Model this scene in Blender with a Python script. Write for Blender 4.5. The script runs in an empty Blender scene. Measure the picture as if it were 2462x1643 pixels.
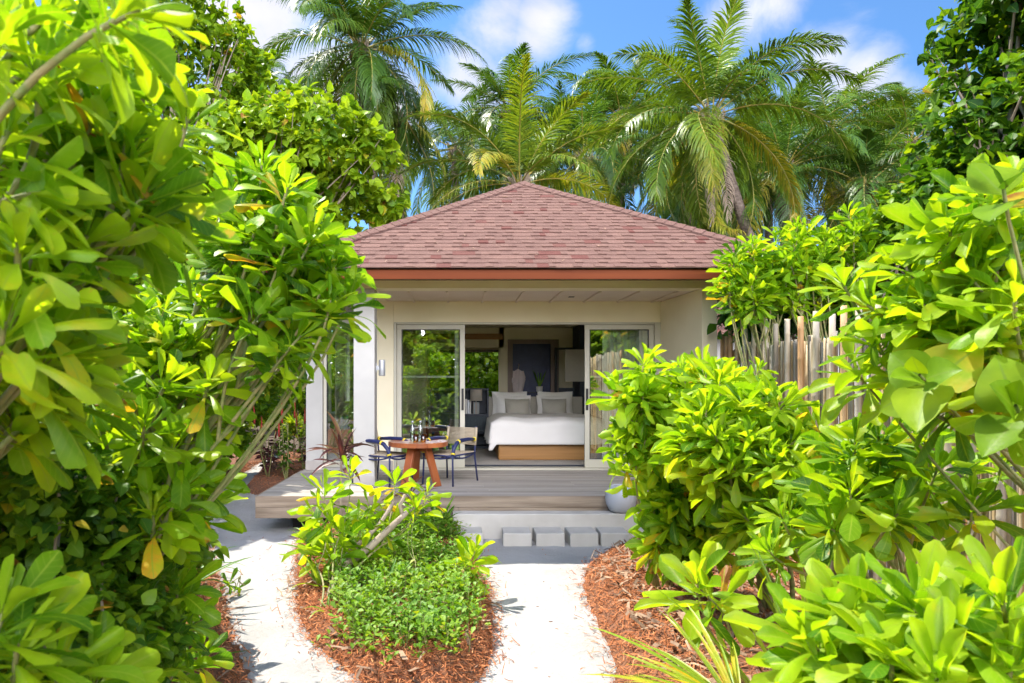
import bpy, bmesh, math, random
import numpy as np
from mathutils import Vector, Matrix, noise as mnoise

C = bpy.context.scene.collection
PI = math.pi
RNG = np.random.default_rng(7)
random.seed(7)

# ------------------------------------------------------------------ survey: photo point -> place, camera 1.9 m above the sand
F, CU, CV, H = 1566.3, 1056.6, 871.4, 1.9
def at(u, v, Y):
    return Vector(((u - CU) / F * Y, Y, H - (v - CV) / F * Y))
def G(u, v, z=0.0):
    Y = (H - z) * F / (v - CV)
    return ((u - CU) / F * Y, Y)

# ------------------------------------------------------------------ materials
def new_mat(name):
    m = bpy.data.materials.new(name); m.use_nodes = True
    nt = m.node_tree; nt.nodes.clear()
    return m, nt, nt.nodes, nt.links
def node(nt, typ, **kw):
    n = nt.nodes.new(typ)
    for k, v in kw.items():
        if k in n.inputs: n.inputs[k].default_value = v
        else: setattr(n, k, v)
    return n
def rgba(c): return (c[0], c[1], c[2], 1.0)
def ramp(nt, stops, interp='LINEAR'):
    r = nt.nodes.new('ShaderNodeValToRGB'); e = r.color_ramp.elements
    r.color_ramp.interpolation = interp
    while len(e) > 1: e.remove(e[-1])
    e[0].position, e[0].color = stops[0][0], rgba(stops[0][1])
    for p, c in stops[1:]:
        k = e.new(p); k.color = rgba(c)
    return r
def mixc(nt, fac, a, b, mode='MIX'):
    n = nt.nodes.new('ShaderNodeMix'); n.data_type = 'RGBA'; n.blend_type = mode
    L = nt.links
    for s, x in ((0, fac), (6, a), (7, b)):
        if hasattr(x, 'is_linked') or hasattr(x, 'links'): L.new(x, n.inputs[s])
        else: n.inputs[s].default_value = x if s == 0 else rgba(x)
    return n.outputs[2]
def mk(name, c1, c2=None, scale=8.0, rough=0.6, bump=0.0, bscale=40.0, metal=0.0, spec=0.5, stretch=(1, 1, 1), detail=6.0, tint=None):
    """principled surface: two tones mixed by noise, optional bump, optional per-piece tint attribute"""
    m, nt, N, L = new_mat(name)
    out = N.new('ShaderNodeOutputMaterial'); p = N.new('ShaderNodeBsdfPrincipled')
    p.inputs['Roughness'].default_value = rough; p.inputs['Metallic'].default_value = metal
    p.inputs['Specular IOR Level'].default_value = spec
    tc = N.new('ShaderNodeTexCoord'); mp = N.new('ShaderNodeMapping'); mp.inputs['Scale'].default_value = stretch
    L.new(tc.outputs['Object'], mp.inputs['Vector'])
    n1 = node(nt, 'ShaderNodeTexNoise', Scale=scale, Detail=detail); L.new(mp.outputs[0], n1.inputs['Vector'])
    mr = node(nt, 'ShaderNodeMapRange'); mr.inputs[1].default_value = .35; mr.inputs[2].default_value = .65
    L.new(n1.outputs[0], mr.inputs[0])
    col = mixc(nt, mr.outputs[0], c1, c2 or c1)
    if tint:
        a = N.new('ShaderNodeAttribute'); a.attribute_name = 'tint'
        r = ramp(nt, tint); L.new(a.outputs['Fac'], r.inputs[0])
        col = mixc(nt, 1.0, col, r.outputs[0], 'MULTIPLY')
    L.new(col, p.inputs['Base Color'])
    if bump:
        n2 = node(nt, 'ShaderNodeTexNoise', Scale=bscale, Detail=5.0); L.new(mp.outputs[0], n2.inputs['Vector'])
        b = node(nt, 'ShaderNodeBump', Strength=bump, Distance=.01); L.new(n2.outputs[0], b.inputs['Height'])
        L.new(b.outputs[0], p.inputs['Normal'])
    L.new(p.outputs[0], out.inputs[0])
    return m
def leaf_mat(name, stops, transl=.42, rough=.38, mid=(.35, .5, .12), tgain=1.5, midw=.07, spec=.5, vein=0.0):
    m, nt, N, L = new_mat(name)
    out = N.new('ShaderNodeOutputMaterial'); p = N.new('ShaderNodeBsdfPrincipled')
    a = N.new('ShaderNodeAttribute'); a.attribute_name = 'tint'
    tc = N.new('ShaderNodeTexCoord'); n1 = node(nt, 'ShaderNodeTexNoise', Scale=14.0, Detail=3.0); L.new(tc.outputs['Object'], n1.inputs['Vector'])
    ma = node(nt, 'ShaderNodeMath', operation='MULTIPLY_ADD'); L.new(n1.outputs[0], ma.inputs[0]); ma.inputs[1].default_value = .34
    ad = node(nt, 'ShaderNodeMath', operation='ADD'); L.new(a.outputs['Fac'], ad.inputs[0]); ad.inputs[1].default_value = -.17
    L.new(ad.outputs[0], ma.inputs[2])
    r = ramp(nt, stops); L.new(ma.outputs[0], r.inputs[0])
    b = N.new('ShaderNodeAttribute'); b.attribute_name = 'mid'
    lt = node(nt, 'ShaderNodeMapRange'); lt.inputs[1].default_value = midw * .4; lt.inputs[2].default_value = midw * 1.6
    lt.inputs[3].default_value = .75; lt.inputs[4].default_value = 0; L.new(b.outputs['Fac'], lt.inputs[0])
    col = mixc(nt, lt.outputs[0], r.outputs[0], mid)
    if vein:
        s1 = node(nt, 'ShaderNodeTexNoise', Scale=22.0, Detail=4.0); L.new(tc.outputs['Object'], s1.inputs['Vector'])
        s2 = node(nt, 'ShaderNodeMath', operation='MULTIPLY_ADD'); L.new(b.outputs['Fac'], s2.inputs[0]); s2.inputs[1].default_value = .16; L.new(s1.outputs[0], s2.inputs[2])
        s3 = node(nt, 'ShaderNodeMapRange'); s3.inputs[1].default_value = .80; s3.inputs[2].default_value = .86; s3.inputs[3].default_value = 0; s3.inputs[4].default_value = .8; L.new(s2.outputs[0], s3.inputs[0])
        col = mixc(nt, s3.outputs[0], col, (.42, .30, .06))
        al = N.new('ShaderNodeAttribute'); al.attribute_name = 'along'
        v1 = node(nt, 'ShaderNodeMath', operation='MULTIPLY_ADD'); L.new(al.outputs['Fac'], v1.inputs[0]); v1.inputs[1].default_value = 62.0
        v2 = node(nt, 'ShaderNodeMath', operation='MULTIPLY'); L.new(b.outputs['Fac'], v2.inputs[0]); v2.inputs[1].default_value = -9.0; L.new(v2.outputs[0], v1.inputs[2])
        v3 = node(nt, 'ShaderNodeMath', operation='SINE'); L.new(v1.outputs[0], v3.inputs[0])
        v4 = node(nt, 'ShaderNodeMapRange'); v4.inputs[1].default_value = .82; v4.inputs[2].default_value = 1; v4.inputs[3].default_value = 0; v4.inputs[4].default_value = vein; L.new(v3.outputs[0], v4.inputs[0])
        col = mixc(nt, v4.outputs[0], col, mid)
    L.new(col, p.inputs['Base Color']); p.inputs['Roughness'].default_value = rough
    p.inputs['Specular IOR Level'].default_value = spec
    n2 = node(nt, 'ShaderNodeTexNoise', Scale=45.0, Detail=2.0); L.new(tc.outputs['Object'], n2.inputs['Vector'])
    bp = node(nt, 'ShaderNodeBump', Strength=.25, Distance=.006); L.new(n2.outputs[0], bp.inputs['Height']); L.new(bp.outputs[0], p.inputs['Normal'])
    t = N.new('ShaderNodeBsdfTranslucent')
    tcg = mixc(nt, 1.0, col, (tgain * 1.12, tgain, tgain * .35), 'MULTIPLY')
    L.new(tcg, t.inputs['Color'])
    mx = N.new('ShaderNodeMixShader'); mx.inputs[0].default_value = transl
    L.new(p.outputs[0], mx.inputs[1]); L.new(t.outputs[0], mx.inputs[2]); L.new(mx.outputs[0], out.inputs[0])
    return m
def glass_mat(name, tintc=(.93, .97, .95), refl=.1, edge=.9):
    m, nt, N, L = new_mat(name)
    out = N.new('ShaderNodeOutputMaterial')
    tr = N.new('ShaderNodeBsdfTransparent'); tr.inputs[0].default_value = rgba(tintc)
    gl = N.new('ShaderNodeBsdfGlossy'); gl.inputs['Roughness'].default_value = .0; gl.inputs[0].default_value = (1, 1, 1, 1)
    lw = node(nt, 'ShaderNodeLayerWeight', Blend=.25)
    mr = node(nt, 'ShaderNodeMapRange'); mr.inputs[3].default_value = refl; mr.inputs[4].default_value = edge
    L.new(lw.outputs['Fresnel'], mr.inputs[0])
    mx = N.new('ShaderNodeMixShader'); L.new(mr.outputs[0], mx.inputs[0]); L.new(tr.outputs[0], mx.inputs[1]); L.new(gl.outputs[0], mx.inputs[2])
    L.new(mx.outputs[0], out.inputs[0])
    return m

GREEN = [(0, (.03, .095, .004)), (.3, (.07, .19, .005)), (.6, (.19, .36, .008)), (.8, (.33, .47, .014)), (.9, (.50, .45, .02)), (.96, (.60, .36, .03)), (1, (.30, .12, .03))]
M = {}
M['naupaka'] = leaf_mat('naupaka_leaf', GREEN, transl=.5, rough=.42, mid=(.30, .42, .04), tgain=1.8, spec=.3, vein=.3)
M['round'] = leaf_mat('round_leaf', [(0, (.014, .06, .006)), (.35, (.06, .16, .008)), (.65, (.17, .30, .01)), (.85, (.29, .41, .015)), (.95, (.5, .4, .03)), (1, (.3, .13, .03))], transl=.42, rough=.45, mid=(.18, .28, .04), midw=.05, spec=.25)
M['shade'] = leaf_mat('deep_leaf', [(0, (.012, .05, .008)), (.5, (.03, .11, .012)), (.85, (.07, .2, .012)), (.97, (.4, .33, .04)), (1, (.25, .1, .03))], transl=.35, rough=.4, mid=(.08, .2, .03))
M['succulent'] = leaf_mat('succulent_leaf', [(0, (.03, .1, .008)), (.5, (.11, .26, .012)), (.8, (.22, .38, .015)), (.95, (.4, .42, .03)), (1, (.3, .14, .03))], transl=.35, rough=.55, mid=(.2, .36, .06))
M['strap'] = leaf_mat('strap_leaf', [(0, (.03, .1, .01)), (.5, (.1, .26, .012)), (.8, (.3, .42, .02)), (.93, (.58, .46, .04)), (1, (.5, .22, .04))], transl=.4, rough=.4, mid=(.3, .42, .08), midw=.12)
M['purple'] = leaf_mat('bronze_leaf', [(0, (.03, .012, .014)), (.4, (.10, .035, .035)), (.7, (.18, .085, .04)), (.9, (.2, .2, .03)), (1, (.3, .3, .03))], transl=.35, rough=.35, mid=(.28, .05, .08), midw=.1, tgain=1.4)
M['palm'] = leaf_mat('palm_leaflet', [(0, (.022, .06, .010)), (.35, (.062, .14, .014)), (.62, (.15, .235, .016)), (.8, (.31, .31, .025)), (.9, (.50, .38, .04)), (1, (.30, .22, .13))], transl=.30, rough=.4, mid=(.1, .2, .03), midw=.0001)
M['dead'] = leaf_mat('dead_frond', [(0, (.16, .11, .07)), (.5, (.3, .23, .16)), (1, (.42, .33, .22))], transl=.2, rough=.8, mid=(.3, .2, .1), midw=.0001, tgain=1.1)
M['rachis'] = mk('frond_rachis', (.25, .26, .05), (.42, .30, .06), 3, .5)
M['stem'] = mk('green_stem', (.15, .2, .045), (.34, .28, .12), 26, .6, .4, 60)
M['bark'] = mk('grey_bark', (.26, .2, .14), (.42, .34, .24), 18, .85, .7, 45, stretch=(1, 1, .3))
M['palmbark'] = mk('palm_bark', (.10, .072, .052), (.22, .17, .13), 9, .85, .8, 30, stretch=(1, 1, 3))
M['coconut'] = mk('coconut_husk', (.22, .16, .02), (.35, .2, .04), 6, .5)

# ------------------------------------------------------------------ mesh building
class MB:
    def __init__(s): s.V = []; s.F = []; s.T = []; s.M = []; s.A = []; s.n = 0
    def add(s, V, F, tint=.5, mid=1.0, along=0.0):
        V = np.asarray(V, float).reshape(-1, 3)
        if not len(V): return
        s.V.append(V); k = len(V)
        s.T.append(np.full(k, tint) if np.isscalar(tint) else np.asarray(tint, float))
        s.M.append(np.full(k, mid) if np.isscalar(mid) else np.asarray(mid, float))
        s.A.append(np.full(k, along) if np.isscalar(along) else np.asarray(along, float))
        fl = F if isinstance(F, list) and len(F) and isinstance(F[0], np.ndarray) and F[0].ndim == 2 else None
        if fl is None:
            by = {}
            if isinstance(F, np.ndarray): by[F.shape[1]] = F
            else:
                for f in F: by.setdefault(len(f), []).append(f)
            fl = [np.asarray(x, int) for x in by.values()]
        for a in fl: s.F.append(a + s.n)
        s.n += k
    def box(s, x0, x1, y0, y1, z0, z1, tint=.5):
        V = [(x0, y0, z0), (x1, y0, z0), (x1, y1, z0), (x0, y1, z0), (x0, y0, z1), (x1, y0, z1), (x1, y1, z1), (x0, y1, z1)]
        s.add(V, np.array([(0, 3, 2, 1), (4, 5, 6, 7), (0, 1, 5, 4), (1, 2, 6, 5), (2, 3, 7, 6), (3, 0, 4, 7)]), tint)
    def prism(s, pts, z0, z1, tint=.5):
        n = len(pts); V = [(p[0], p[1], z0) for p in pts] + [(p[0], p[1], z1) for p in pts]
        F = [tuple(range(n - 1, -1, -1)), tuple(range(n, 2 * n))] + [(i, (i + 1) % n, n + (i + 1) % n, n + i) for i in range(n)]
        s.add(V, F, tint)
    def bar(s, a, b, w, h, up=(0, 0, 1), tint=.5):
        a = Vector(a); b = Vector(b); d = (b - a).normalized(); side = d.cross(Vector(up))
        if side.length < 1e-4: side = Vector((1, 0, 0))
        side.normalize(); u2 = side.cross(d).normalized()
        V = []
        for p in (a, b):
            for i, j in ((-1, -1), (1, -1), (1, 1), (-1, 1)): V.append(p + side * (i * w / 2) + u2 * (j * h / 2))
        s.add([tuple(v) for v in V], np.array([(0, 3, 2, 1), (4, 5, 6, 7), (0, 1, 5, 4), (1, 2, 6, 5), (2, 3, 7, 6), (3, 0, 4, 7)]), tint)
    def tube(s, pts, rad, n=7, tint=.5, caps=True):
        P = np.asarray([tuple(p) for p in pts], float); k = len(P)
        R = np.full(k, rad) if np.isscalar(rad) else np.asarray(rad, float)
        T = np.gradient(P, axis=0); T /= np.linalg.norm(T, axis=1)[:, None] + 1e-9
        a = np.array((0., 0., 1.)) if abs(T[0][2]) < .9 else np.array((1., 0., 0.))
        V = []; nrm = np.cross(T[0], a); nrm /= np.linalg.norm(nrm)
        ang = np.arange(n) * 2 * PI / n
        for i in range(k):
            nrm = nrm - T[i] * nrm.dot(T[i]); nrm /= np.linalg.norm(nrm) + 1e-9
            bi = np.cross(T[i], nrm)
            V.append(P[i] + R[i] * (np.cos(ang)[:, None] * nrm + np.sin(ang)[:, None] * bi))
        V = np.concatenate(V); F = []
        for i in range(k - 1):
            for j in range(n):
                F.append((i * n + j, i * n + (j + 1) % n, (i + 1) * n + (j + 1) % n, (i + 1) * n + j))
        if caps: F += [tuple(range(n - 1, -1, -1)), tuple((k - 1) * n + j for j in range(n))]
        s.add(V, F, tint)
    def lathe(s, prof, c, n=24, tint=.5):
        V = []; F = []; k = len(prof)
        for r, z in prof:
            for j in range(n):
                t = 2 * PI * j / n; V.append((c[0] + r * math.cos(t), c[1] + r * math.sin(t), c[2] + z))
        for i in range(k - 1):
            for j in range(n): F.append((i * n + j, i * n + (j + 1) % n, (i + 1) * n + (j + 1) % n, (i + 1) * n + j))
        if prof[0][0] > 1e-4: F.append(tuple(range(n - 1, -1, -1)))
        if prof[-1][0] > 1e-4: F.append(tuple((k - 1) * n + j for j in range(n)))
        s.add(V, F, tint)
    def build(s, name, mat, parent=None, smooth=False, bevel=0.0, origin=None):
        me = bpy.data.meshes.new(name)
        V = np.concatenate(s.V)
        o_ = np.array(origin) if origin is not None else (ROOTLOC.get(root_of(parent).name, np.zeros(3)) if parent else np.zeros(3))
        V = V - o_
        me.vertices.add(len(V)); me.vertices.foreach_set('co', V.astype(np.float32).ravel())
        idx = np.concatenate([f.ravel() for f in s.F]).astype(np.int32)
        tot = np.concatenate([np.full(len(f), f.shape[1]) for f in s.F]).astype(np.int32)
        st = np.concatenate([[0], np.cumsum(tot)[:-1]]).astype(np.int32)
        me.loops.add(len(idx)); me.loops.foreach_set('vertex_index', idx)
        me.polygons.add(len(tot)); me.polygons.foreach_set('loop_start', st)
        try: me.polygons.foreach_set('loop_total', tot)
        except Exception: pass
        me.polygons.foreach_set('use_smooth', np.full(len(tot), smooth))
        for nm, arr in (('tint', s.T), ('mid', s.M), ('along', s.A)):
            at_ = me.attributes.new(nm, 'FLOAT', 'POINT'); at_.data.foreach_set('value', np.concatenate(arr).astype(np.float32))
        me.update(calc_edges=True); me.validate()
        me.materials.append(mat)
        o = bpy.data.objects.new(name, me); C.objects.link(o)
        if parent: o.parent = parent
        elif origin is not None: o.location = origin
        if bevel:
            md = o.modifiers.new('edge', 'BEVEL'); md.width = bevel; md.segments = 2; md.limit_method = 'ANGLE'
        return o
ROOTLOC = {}
def root_of(o):
    while o.parent: o = o.parent
    return o
def tag(o, label, cat, group=None):
    o['label'] = label; o['category'] = cat
    if group: o['group'] = group
    return o
def thing(name, label, cat, loc=(0, 0, 0), group=None):
    o = bpy.data.objects.new(name, None); C.objects.link(o); o.location = loc; o.empty_display_size = .1
    ROOTLOC[o.name] = np.array(tuple(loc), float)
    return tag(o, label, cat, group)
def dup(root, loc, rotz, label, group=None):
    r = root.copy(); C.objects.link(r); r.location = loc; r.rotation_euler = (0, 0, rotz); r['label'] = label
    if group: r['group'] = group
    for ch in list(root.children):
        c = ch.copy(); C.objects.link(c); c.parent = r
        for g in ch.children:
            d = g.copy(); C.objects.link(d); d.parent = c
    return r
def kind(o, k): o['kind'] = k; return o

# ------------------------------------------------------------------ leaves
PROF = {
 'obovate': ([0, .08, .25, .45, .62, .76, .88, .96, 1], [.12, .14, .32, .60, .86, 1.0, .93, .66, .22]),
 'round': ([0, .04, .15, .35, .55, .75, .9, 1], [.1, .55, .92, 1.0, .86, .55, .25, .02]),
 'lance': ([0, .2, .45, .7, .9, 1], [.18, .7, 1.0, .75, .3, .02]),
 'strap': ([0, .3, .7, .9, 1], [.8, 1.0, .75, .4, .03]),
 'spoon': ([0, .25, .5, .75, .92, 1], [.15, .45, .85, 1.0, .6, .1]),
}
def leaf_tpl(shape, nl, nw, width, cup=.3, droop=.4, wave=0., roll=0., seed=0):
    r = np.random.default_rng(seed)
    t = np.linspace(0, 1, nl + 1); w = np.interp(t, *PROF[shape]) * width
    th = droop * t ** 1.4
    ds = 1 / nl
    y = np.concatenate([[0], np.cumsum(np.cos((th[1:] + th[:-1]) / 2) * ds)])
    z = np.concatenate([[0], np.cumsum(-np.sin((th[1:] + th[:-1]) / 2) * ds)])
    s = np.linspace(-1, 1, nw + 1)
    V = []; mid = []
    ph = r.uniform(0, 6)
    for i in range(nl + 1):
        tw = roll * t[i]
        for q in s:
            x = q * w[i] / 2
            zz = cup * abs(q) ** 1.5 * w[i] / 2 + wave * abs(q) * math.sin(t[i] * 11 + ph + (1.5 if q > 0 else 0)) * width
            x2 = x * math.cos(tw) - zz * math.sin(tw); z2 = x * math.sin(tw) + zz * math.cos(tw)
            V.append((x2 * (1 - .25 * abs(cup) * abs(q)), y[i], z[i] + z2)); mid.append(abs(q))
    F = []
    for i in range(nl):
        for j in range(nw):
            a = i * (nw + 1) + j; F.append((a, a + 1, a + nw + 2, a + nw + 1))
    return np.array(V), np.array(F), np.array(mid), np.repeat(t, nw + 1)
def scatter(mb, tpls, org, d, up, L, tint, rng):
    """place one leaf per row: org base, d direction, up approximate upper-face normal, L length"""
    org = np.asarray(org, float); d = np.asarray(d, float); up = np.asarray(up, float); L = np.asarray(L, float); tint = np.asarray(tint, float)
    if not len(org): return
    d = d / (np.linalg.norm(d, axis=1)[:, None] + 1e-9)
    sd = np.cross(d, up); ln = np.linalg.norm(sd, axis=1)[:, None]
    sd = np.where(ln < 1e-3, np.array((1., 0, 0)), sd / (ln + 1e-9)); nr = np.cross(sd, d)
    ch = rng.integers(0, len(tpls), len(org))
    for k, (V, Fc, mid, alg) in enumerate(tpls):
        ix = np.where(ch == k)[0]
        if not len(ix): continue
        W = org[ix][:, None, :] + L[ix][:, None, None] * (V[None, :, 0, None] * sd[ix][:, None, :] + V[None, :, 1, None] * d[ix][:, None, :] + V[None, :, 2, None] * nr[ix][:, None, :])
        n = len(V); FF = (Fc[None] + (np.arange(len(ix)) * n)[:, None, None]).reshape(-1, 4)
        mb.add(W.reshape(-1, 3), FF, np.repeat(tint[ix], n), np.tile(mid, len(ix)), np.tile(alg, len(ix)))
def tset(shape, nl, nw, width, n=5, seed=0, cups=(.1, .6), droops=(.0, .9), wave=.03, roll=.35):
    r = np.random.default_rng(seed + 100)
    return [leaf_tpl(shape, nl, nw, width * r.uniform(.88, 1.12), r.uniform(*cups), r.uniform(*droops), r.uniform(0, wave), r.uniform(-roll, roll), seed + i) for i in range(n)]
T_HI = tset('obovate', 9, 4, .33, 12, 1, (-1.1, 1.0), (-.35, 1.2), .08, .7)
T_MID = tset('obovate', 7, 4, .31, 8, 2, (-1.3, 1.2), (-.3, 1.2), .06, .7)
T_LOW = tset('obovate', 3, 2, .42, 5, 3, (-.2, .6), (0., .8), 0, .3)
T_ROUND = tset('round', 4, 2, .82, 5, 4, (.05, .5), (0., .8), .02, .3)
T_ROUNDL = tset('round', 2, 2, .82, 4, 5, (.05, .5), (0., .6), 0, .3)
T_LANCE = tset('lance', 6, 2, .2, 5, 6, (.2, .6), (.0, .9), .01, .3)
T_STRAP = tset('strap', 9, 2, .075, 6, 7, (.3, .8), (.3, 1.6), 0, .4)
T_SPOON = tset('spoon', 3, 2, .78, 4, 8, (.1, .5), (0, .5), 0, .2)

def unit(a): return a / (np.linalg.norm(a, axis=-1, keepdims=True) + 1e-9)
def rosettes(mb, tips, axes, Ls, rng, tpls, nleaf=(15, 21), yellow=.03, tbase=.55, tvar=.16, spread=1.0):
    O, D, U, LL, TT = [], [], [], [], []
    for p, ax, L in zip(tips, axes, Ls):
        ax = ax / np.linalg.norm(ax)
        e1 = np.cross(ax, (0., 0., 1.) if abs(ax[2]) < .9 else (1., 0., 0.)); e1 /= np.linalg.norm(e1); e2 = np.cross(ax, e1)
        n = int(rng.integers(*nleaf)); ph = rng.uniform(0, 6.28); tb = tbase + rng.normal(0, .085)
        for i in range(n):
            f = i / (n - 1)
            phi = ph + i * 2.39996
            pol = math.radians(14 + 84 * f ** .85 * spread) + rng.normal(0, .14)
            out = math.cos(phi) * e1 + math.sin(phi) * e2
            d = math.cos(pol) * ax + math.sin(pol) * out
            d = d + np.array((0, 0, -.12 * f))
            O.append(p - ax * (L * .5 * f) + out * .006); D.append(d)
            U.append(math.sin(pol) * ax - math.cos(pol) * out + rng.normal(0, .16, 3))
            LL.append(L * min(1.0, .5 + 1.1 * f) * rng.uniform(.8, 1.12))
            t = tb + rng.normal(0, tvar * .5) + .06 * (1 - f)
            t = min(max(t, .05), .78)
            if f > .6 and rng.random() < yellow * 2.2: t = rng.uniform(.84, .99)
            TT.append(t)
    scatter(mb, tpls, O, D, U, LL, TT, rng)

def curve(a, b, c, n=7):
    a, b, c = map(np.asarray, (a, b, c)); t = np.linspace(0, 1, n)[:, None]
    return (1 - t) ** 2 * a + 2 * t * (1 - t) * b + t * t * c
def cl(rng, u, v, Y, du, dv, dY, n):
    out = []
    while len(out) < n:
        q = rng.uniform(-1, 1, 3)
        if q.dot(q) > 1: continue
        out.append(np.array(at(u + q[0] * du, v + q[1] * dv, Y + q[2] * dY)))
    return out
def naupaka(label, base, tips, L, seed, group=None, nmain=4, yellow=.03, tbase=.55, tvar=.36, nleaf=(17, 25), hi=None, lean=(0, 0, 0), rs=1.0, name='naupaka_shrub', spread=1.0, cat='shrub', mat=None, tpls=None):
    rng = np.random.default_rng(seed)
    base = np.array(base, float); tips = [np.array(t, float) for t in tips]
    root = thing(name, label, cat, tuple(base), group)
    P = np.array(tips); idx = rng.choice(len(P), min(nmain, len(P)), replace=False)
    asg = np.argmin(((P[:, None] - P[idx][None]) ** 2).sum(-1), 1)
    sm = MB(); axes = []; Ls = []; order = []
    for k in range(len(idx)):
        mem = np.where(asg == k)[0]
        if not len(mem): continue
        mean = P[mem].mean(0); b0 = base + np.array((rng.normal(0, .06), rng.normal(0, .06), 0))
        fork = b0 * .42 + mean * .58 + np.array((rng.normal(0, .05), rng.normal(0, .05), -.06))
        fork[2] = max(fork[2], base[2] + .08)
        ctrl = b0 * .6 + fork * .4 + np.array((rng.normal(0, .08), rng.normal(0, .08), (fork[2] - base[2]) * .25))
        r0 = (.008 + .0022 * math.sqrt(len(mem))) * rs
        cv = curve(b0, ctrl, fork, 8); sm.tube(cv, np.linspace(r0, r0 * .7, 8), 8, rng.uniform(.3, .7))
        subs = [mem] if len(mem) < 5 else []
        if not subs:
            si = rng.choice(mem, max(2, len(mem) // 4), replace=False); sa = np.argmin(((P[mem][:, None] - P[si][None]) ** 2).sum(-1), 1); subs = [mem[sa == j] for j in range(len(si))]
        fork_main = fork
        for sm_, m_ in [(sb, x) for sb in subs for x in sb]:
            if len(subs) > 1 and m_ == sm_[0]:
                mean2 = P[sm_].mean(0); f2 = fork_main * .36 + mean2 * .64 + rng.normal(0, .02, 3) - np.array((0, 0, .05)); sm.tube(curve(fork_main, (fork_main + f2) / 2 + rng.normal(0, .03, 3), f2, 6), np.linspace(r0 * .7, r0 * .5, 6), 7, rng.uniform(.3, .8), caps=False); fork = f2
            elif len(subs) == 1: fork = fork_main
            q = P[m_]; v = q - fork; ln = np.linalg.norm(v)
            ax = unit(unit(v) * .55 + np.array((0, 0, .5)) + np.array(lean) + rng.normal(0, .32, 3))
            c2 = q - ax * min(.45 * ln, .3)
            sm.tube(curve(fork, c2, q, 7), np.linspace(min(r0 * .6, .009 * rs), .005 * rs, 7), 6, rng.uniform(.3, .8), caps=False)
            axes.append(ax); order.append(q); Ls.append(L * rng.uniform(.85, 1.12))
    hi = (base[1] < 3.6) if hi is None else hi
    fm = MB(); rosettes(fm, order, axes, Ls, rng, tpls or (T_HI if hi else T_MID), nleaf, yellow, tbase, tvar, spread)
    sm.build('stem', M['stem'], root, True); fm.build('foliage', mat or M['naupaka'], root, True)
    return root

def ell_points(rng, ells, n, gap=.0, nscale=1.2, shell=.55):
    """points through a crown made of ellipsoids, denser towards the outside, with gaps from 3-D noise"""
    vol = np.array([e[3] * e[4] * e[5] for e in ells]) ** .8; vol /= vol.sum(); out = []; outd = []
    tries = 0
    while len(out) < n and tries < n * 12:
        tries += 1
        e = ells[rng.choice(len(ells), p=vol)]
        d = rng.normal(0, 1, 3); d /= np.linalg.norm(d); r = rng.uniform(shell ** 3, 1) ** (1 / 3) if rng.random() < .8 else rng.uniform(.2, 1)
        p = np.array(e[:3]) + d * r * np.array(e[3:6])
        if p[2] < .1: continue
        if mnoise.noise(Vector(p) * nscale + Vector((e[0], 3.1, 7))) < gap - .25: continue
        out.append(p); outd.append(d)
    return np.array(out), np.array(outd)
def broadleaf(label, name, cat, base, ells, ntwig, leafL, seed, mat='round', tpls=None, per=(5, 9), tbase=.5, tvar=.25, trunk=.09, gap=.05, nscale=1.2, group=None, twig=.16, yellow=.01, limbs=12, droopy=.35, shell=.55):
    rng = np.random.default_rng(seed); root = thing(name, label, cat, tuple(base), group)
    P, Dr = ell_points(rng, ells, ntwig, gap, nscale, shell)
    O, D, U, LL, TT = [], [], [], [], []
    for p, dr in zip(P, Dr):
        n = int(rng.integers(*per)); ax = unit(dr + np.array((0, 0, .5)) + rng.normal(0, .5, 3)); tb = tbase + rng.normal(0, tvar * .4)
        for i in range(n):
            d = unit(ax * .4 + rng.normal(0, .7, 3) + np.array((0, 0, -droopy * rng.random())))
            O.append(p + ax * twig * (i / n - .5) + rng.normal(0, .02, 3)); D.append(d)
            U.append(np.array((0, 0, 1)) * .8 + ax * .5 + rng.normal(0, .35, 3)); LL.append(leafL * rng.uniform(.65, 1.15))
            t = tb + rng.normal(0, tvar * .4)
            t = min(max(t, .02), .8)
            if rng.random() < yellow: t = rng.uniform(.86, 1)
            TT.append(t)
    fm = MB(); scatter(fm, tpls or T_ROUND, O, D, U, LL, TT, rng)
    tm = MB(); b = np.array(base, float); cen = np.array([e[:3] for e in ells]).mean(0)
    top = b * .5 + cen * .5; top[:2] += rng.normal(0, .1, 2)
    tm.tube(curve(b, (b * .7 + top * .3) + rng.normal(0, .08, 3), top, 8), np.linspace(trunk, trunk * .65, 8), 9)
    for i in range(limbs):
        q = P[rng.integers(len(P))]
        md = top * .5 + q * .5 + np.array((0, 0, .25)) + rng.normal(0, .12, 3)
        tm.tube(curve(top, md, q, 9), np.linspace(trunk * .55, .008, 9), 6, caps=False)
        for j in range(4):
            q2 = P[np.argmin(((P - q - rng.normal(0, .45, 3)) ** 2).sum(1))]
            tm.tube(curve(md, (md + q2) / 2 + rng.normal(0, .06, 3), q2, 5), np.linspace(trunk * .22, .005, 5), 5, caps=False)
    tm.build('trunk' if trunk > .05 else 'stem', M['bark'], root, True); fm.build('crown' if trunk > .05 else 'foliage', M[mat], root, True)
    return root
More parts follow.
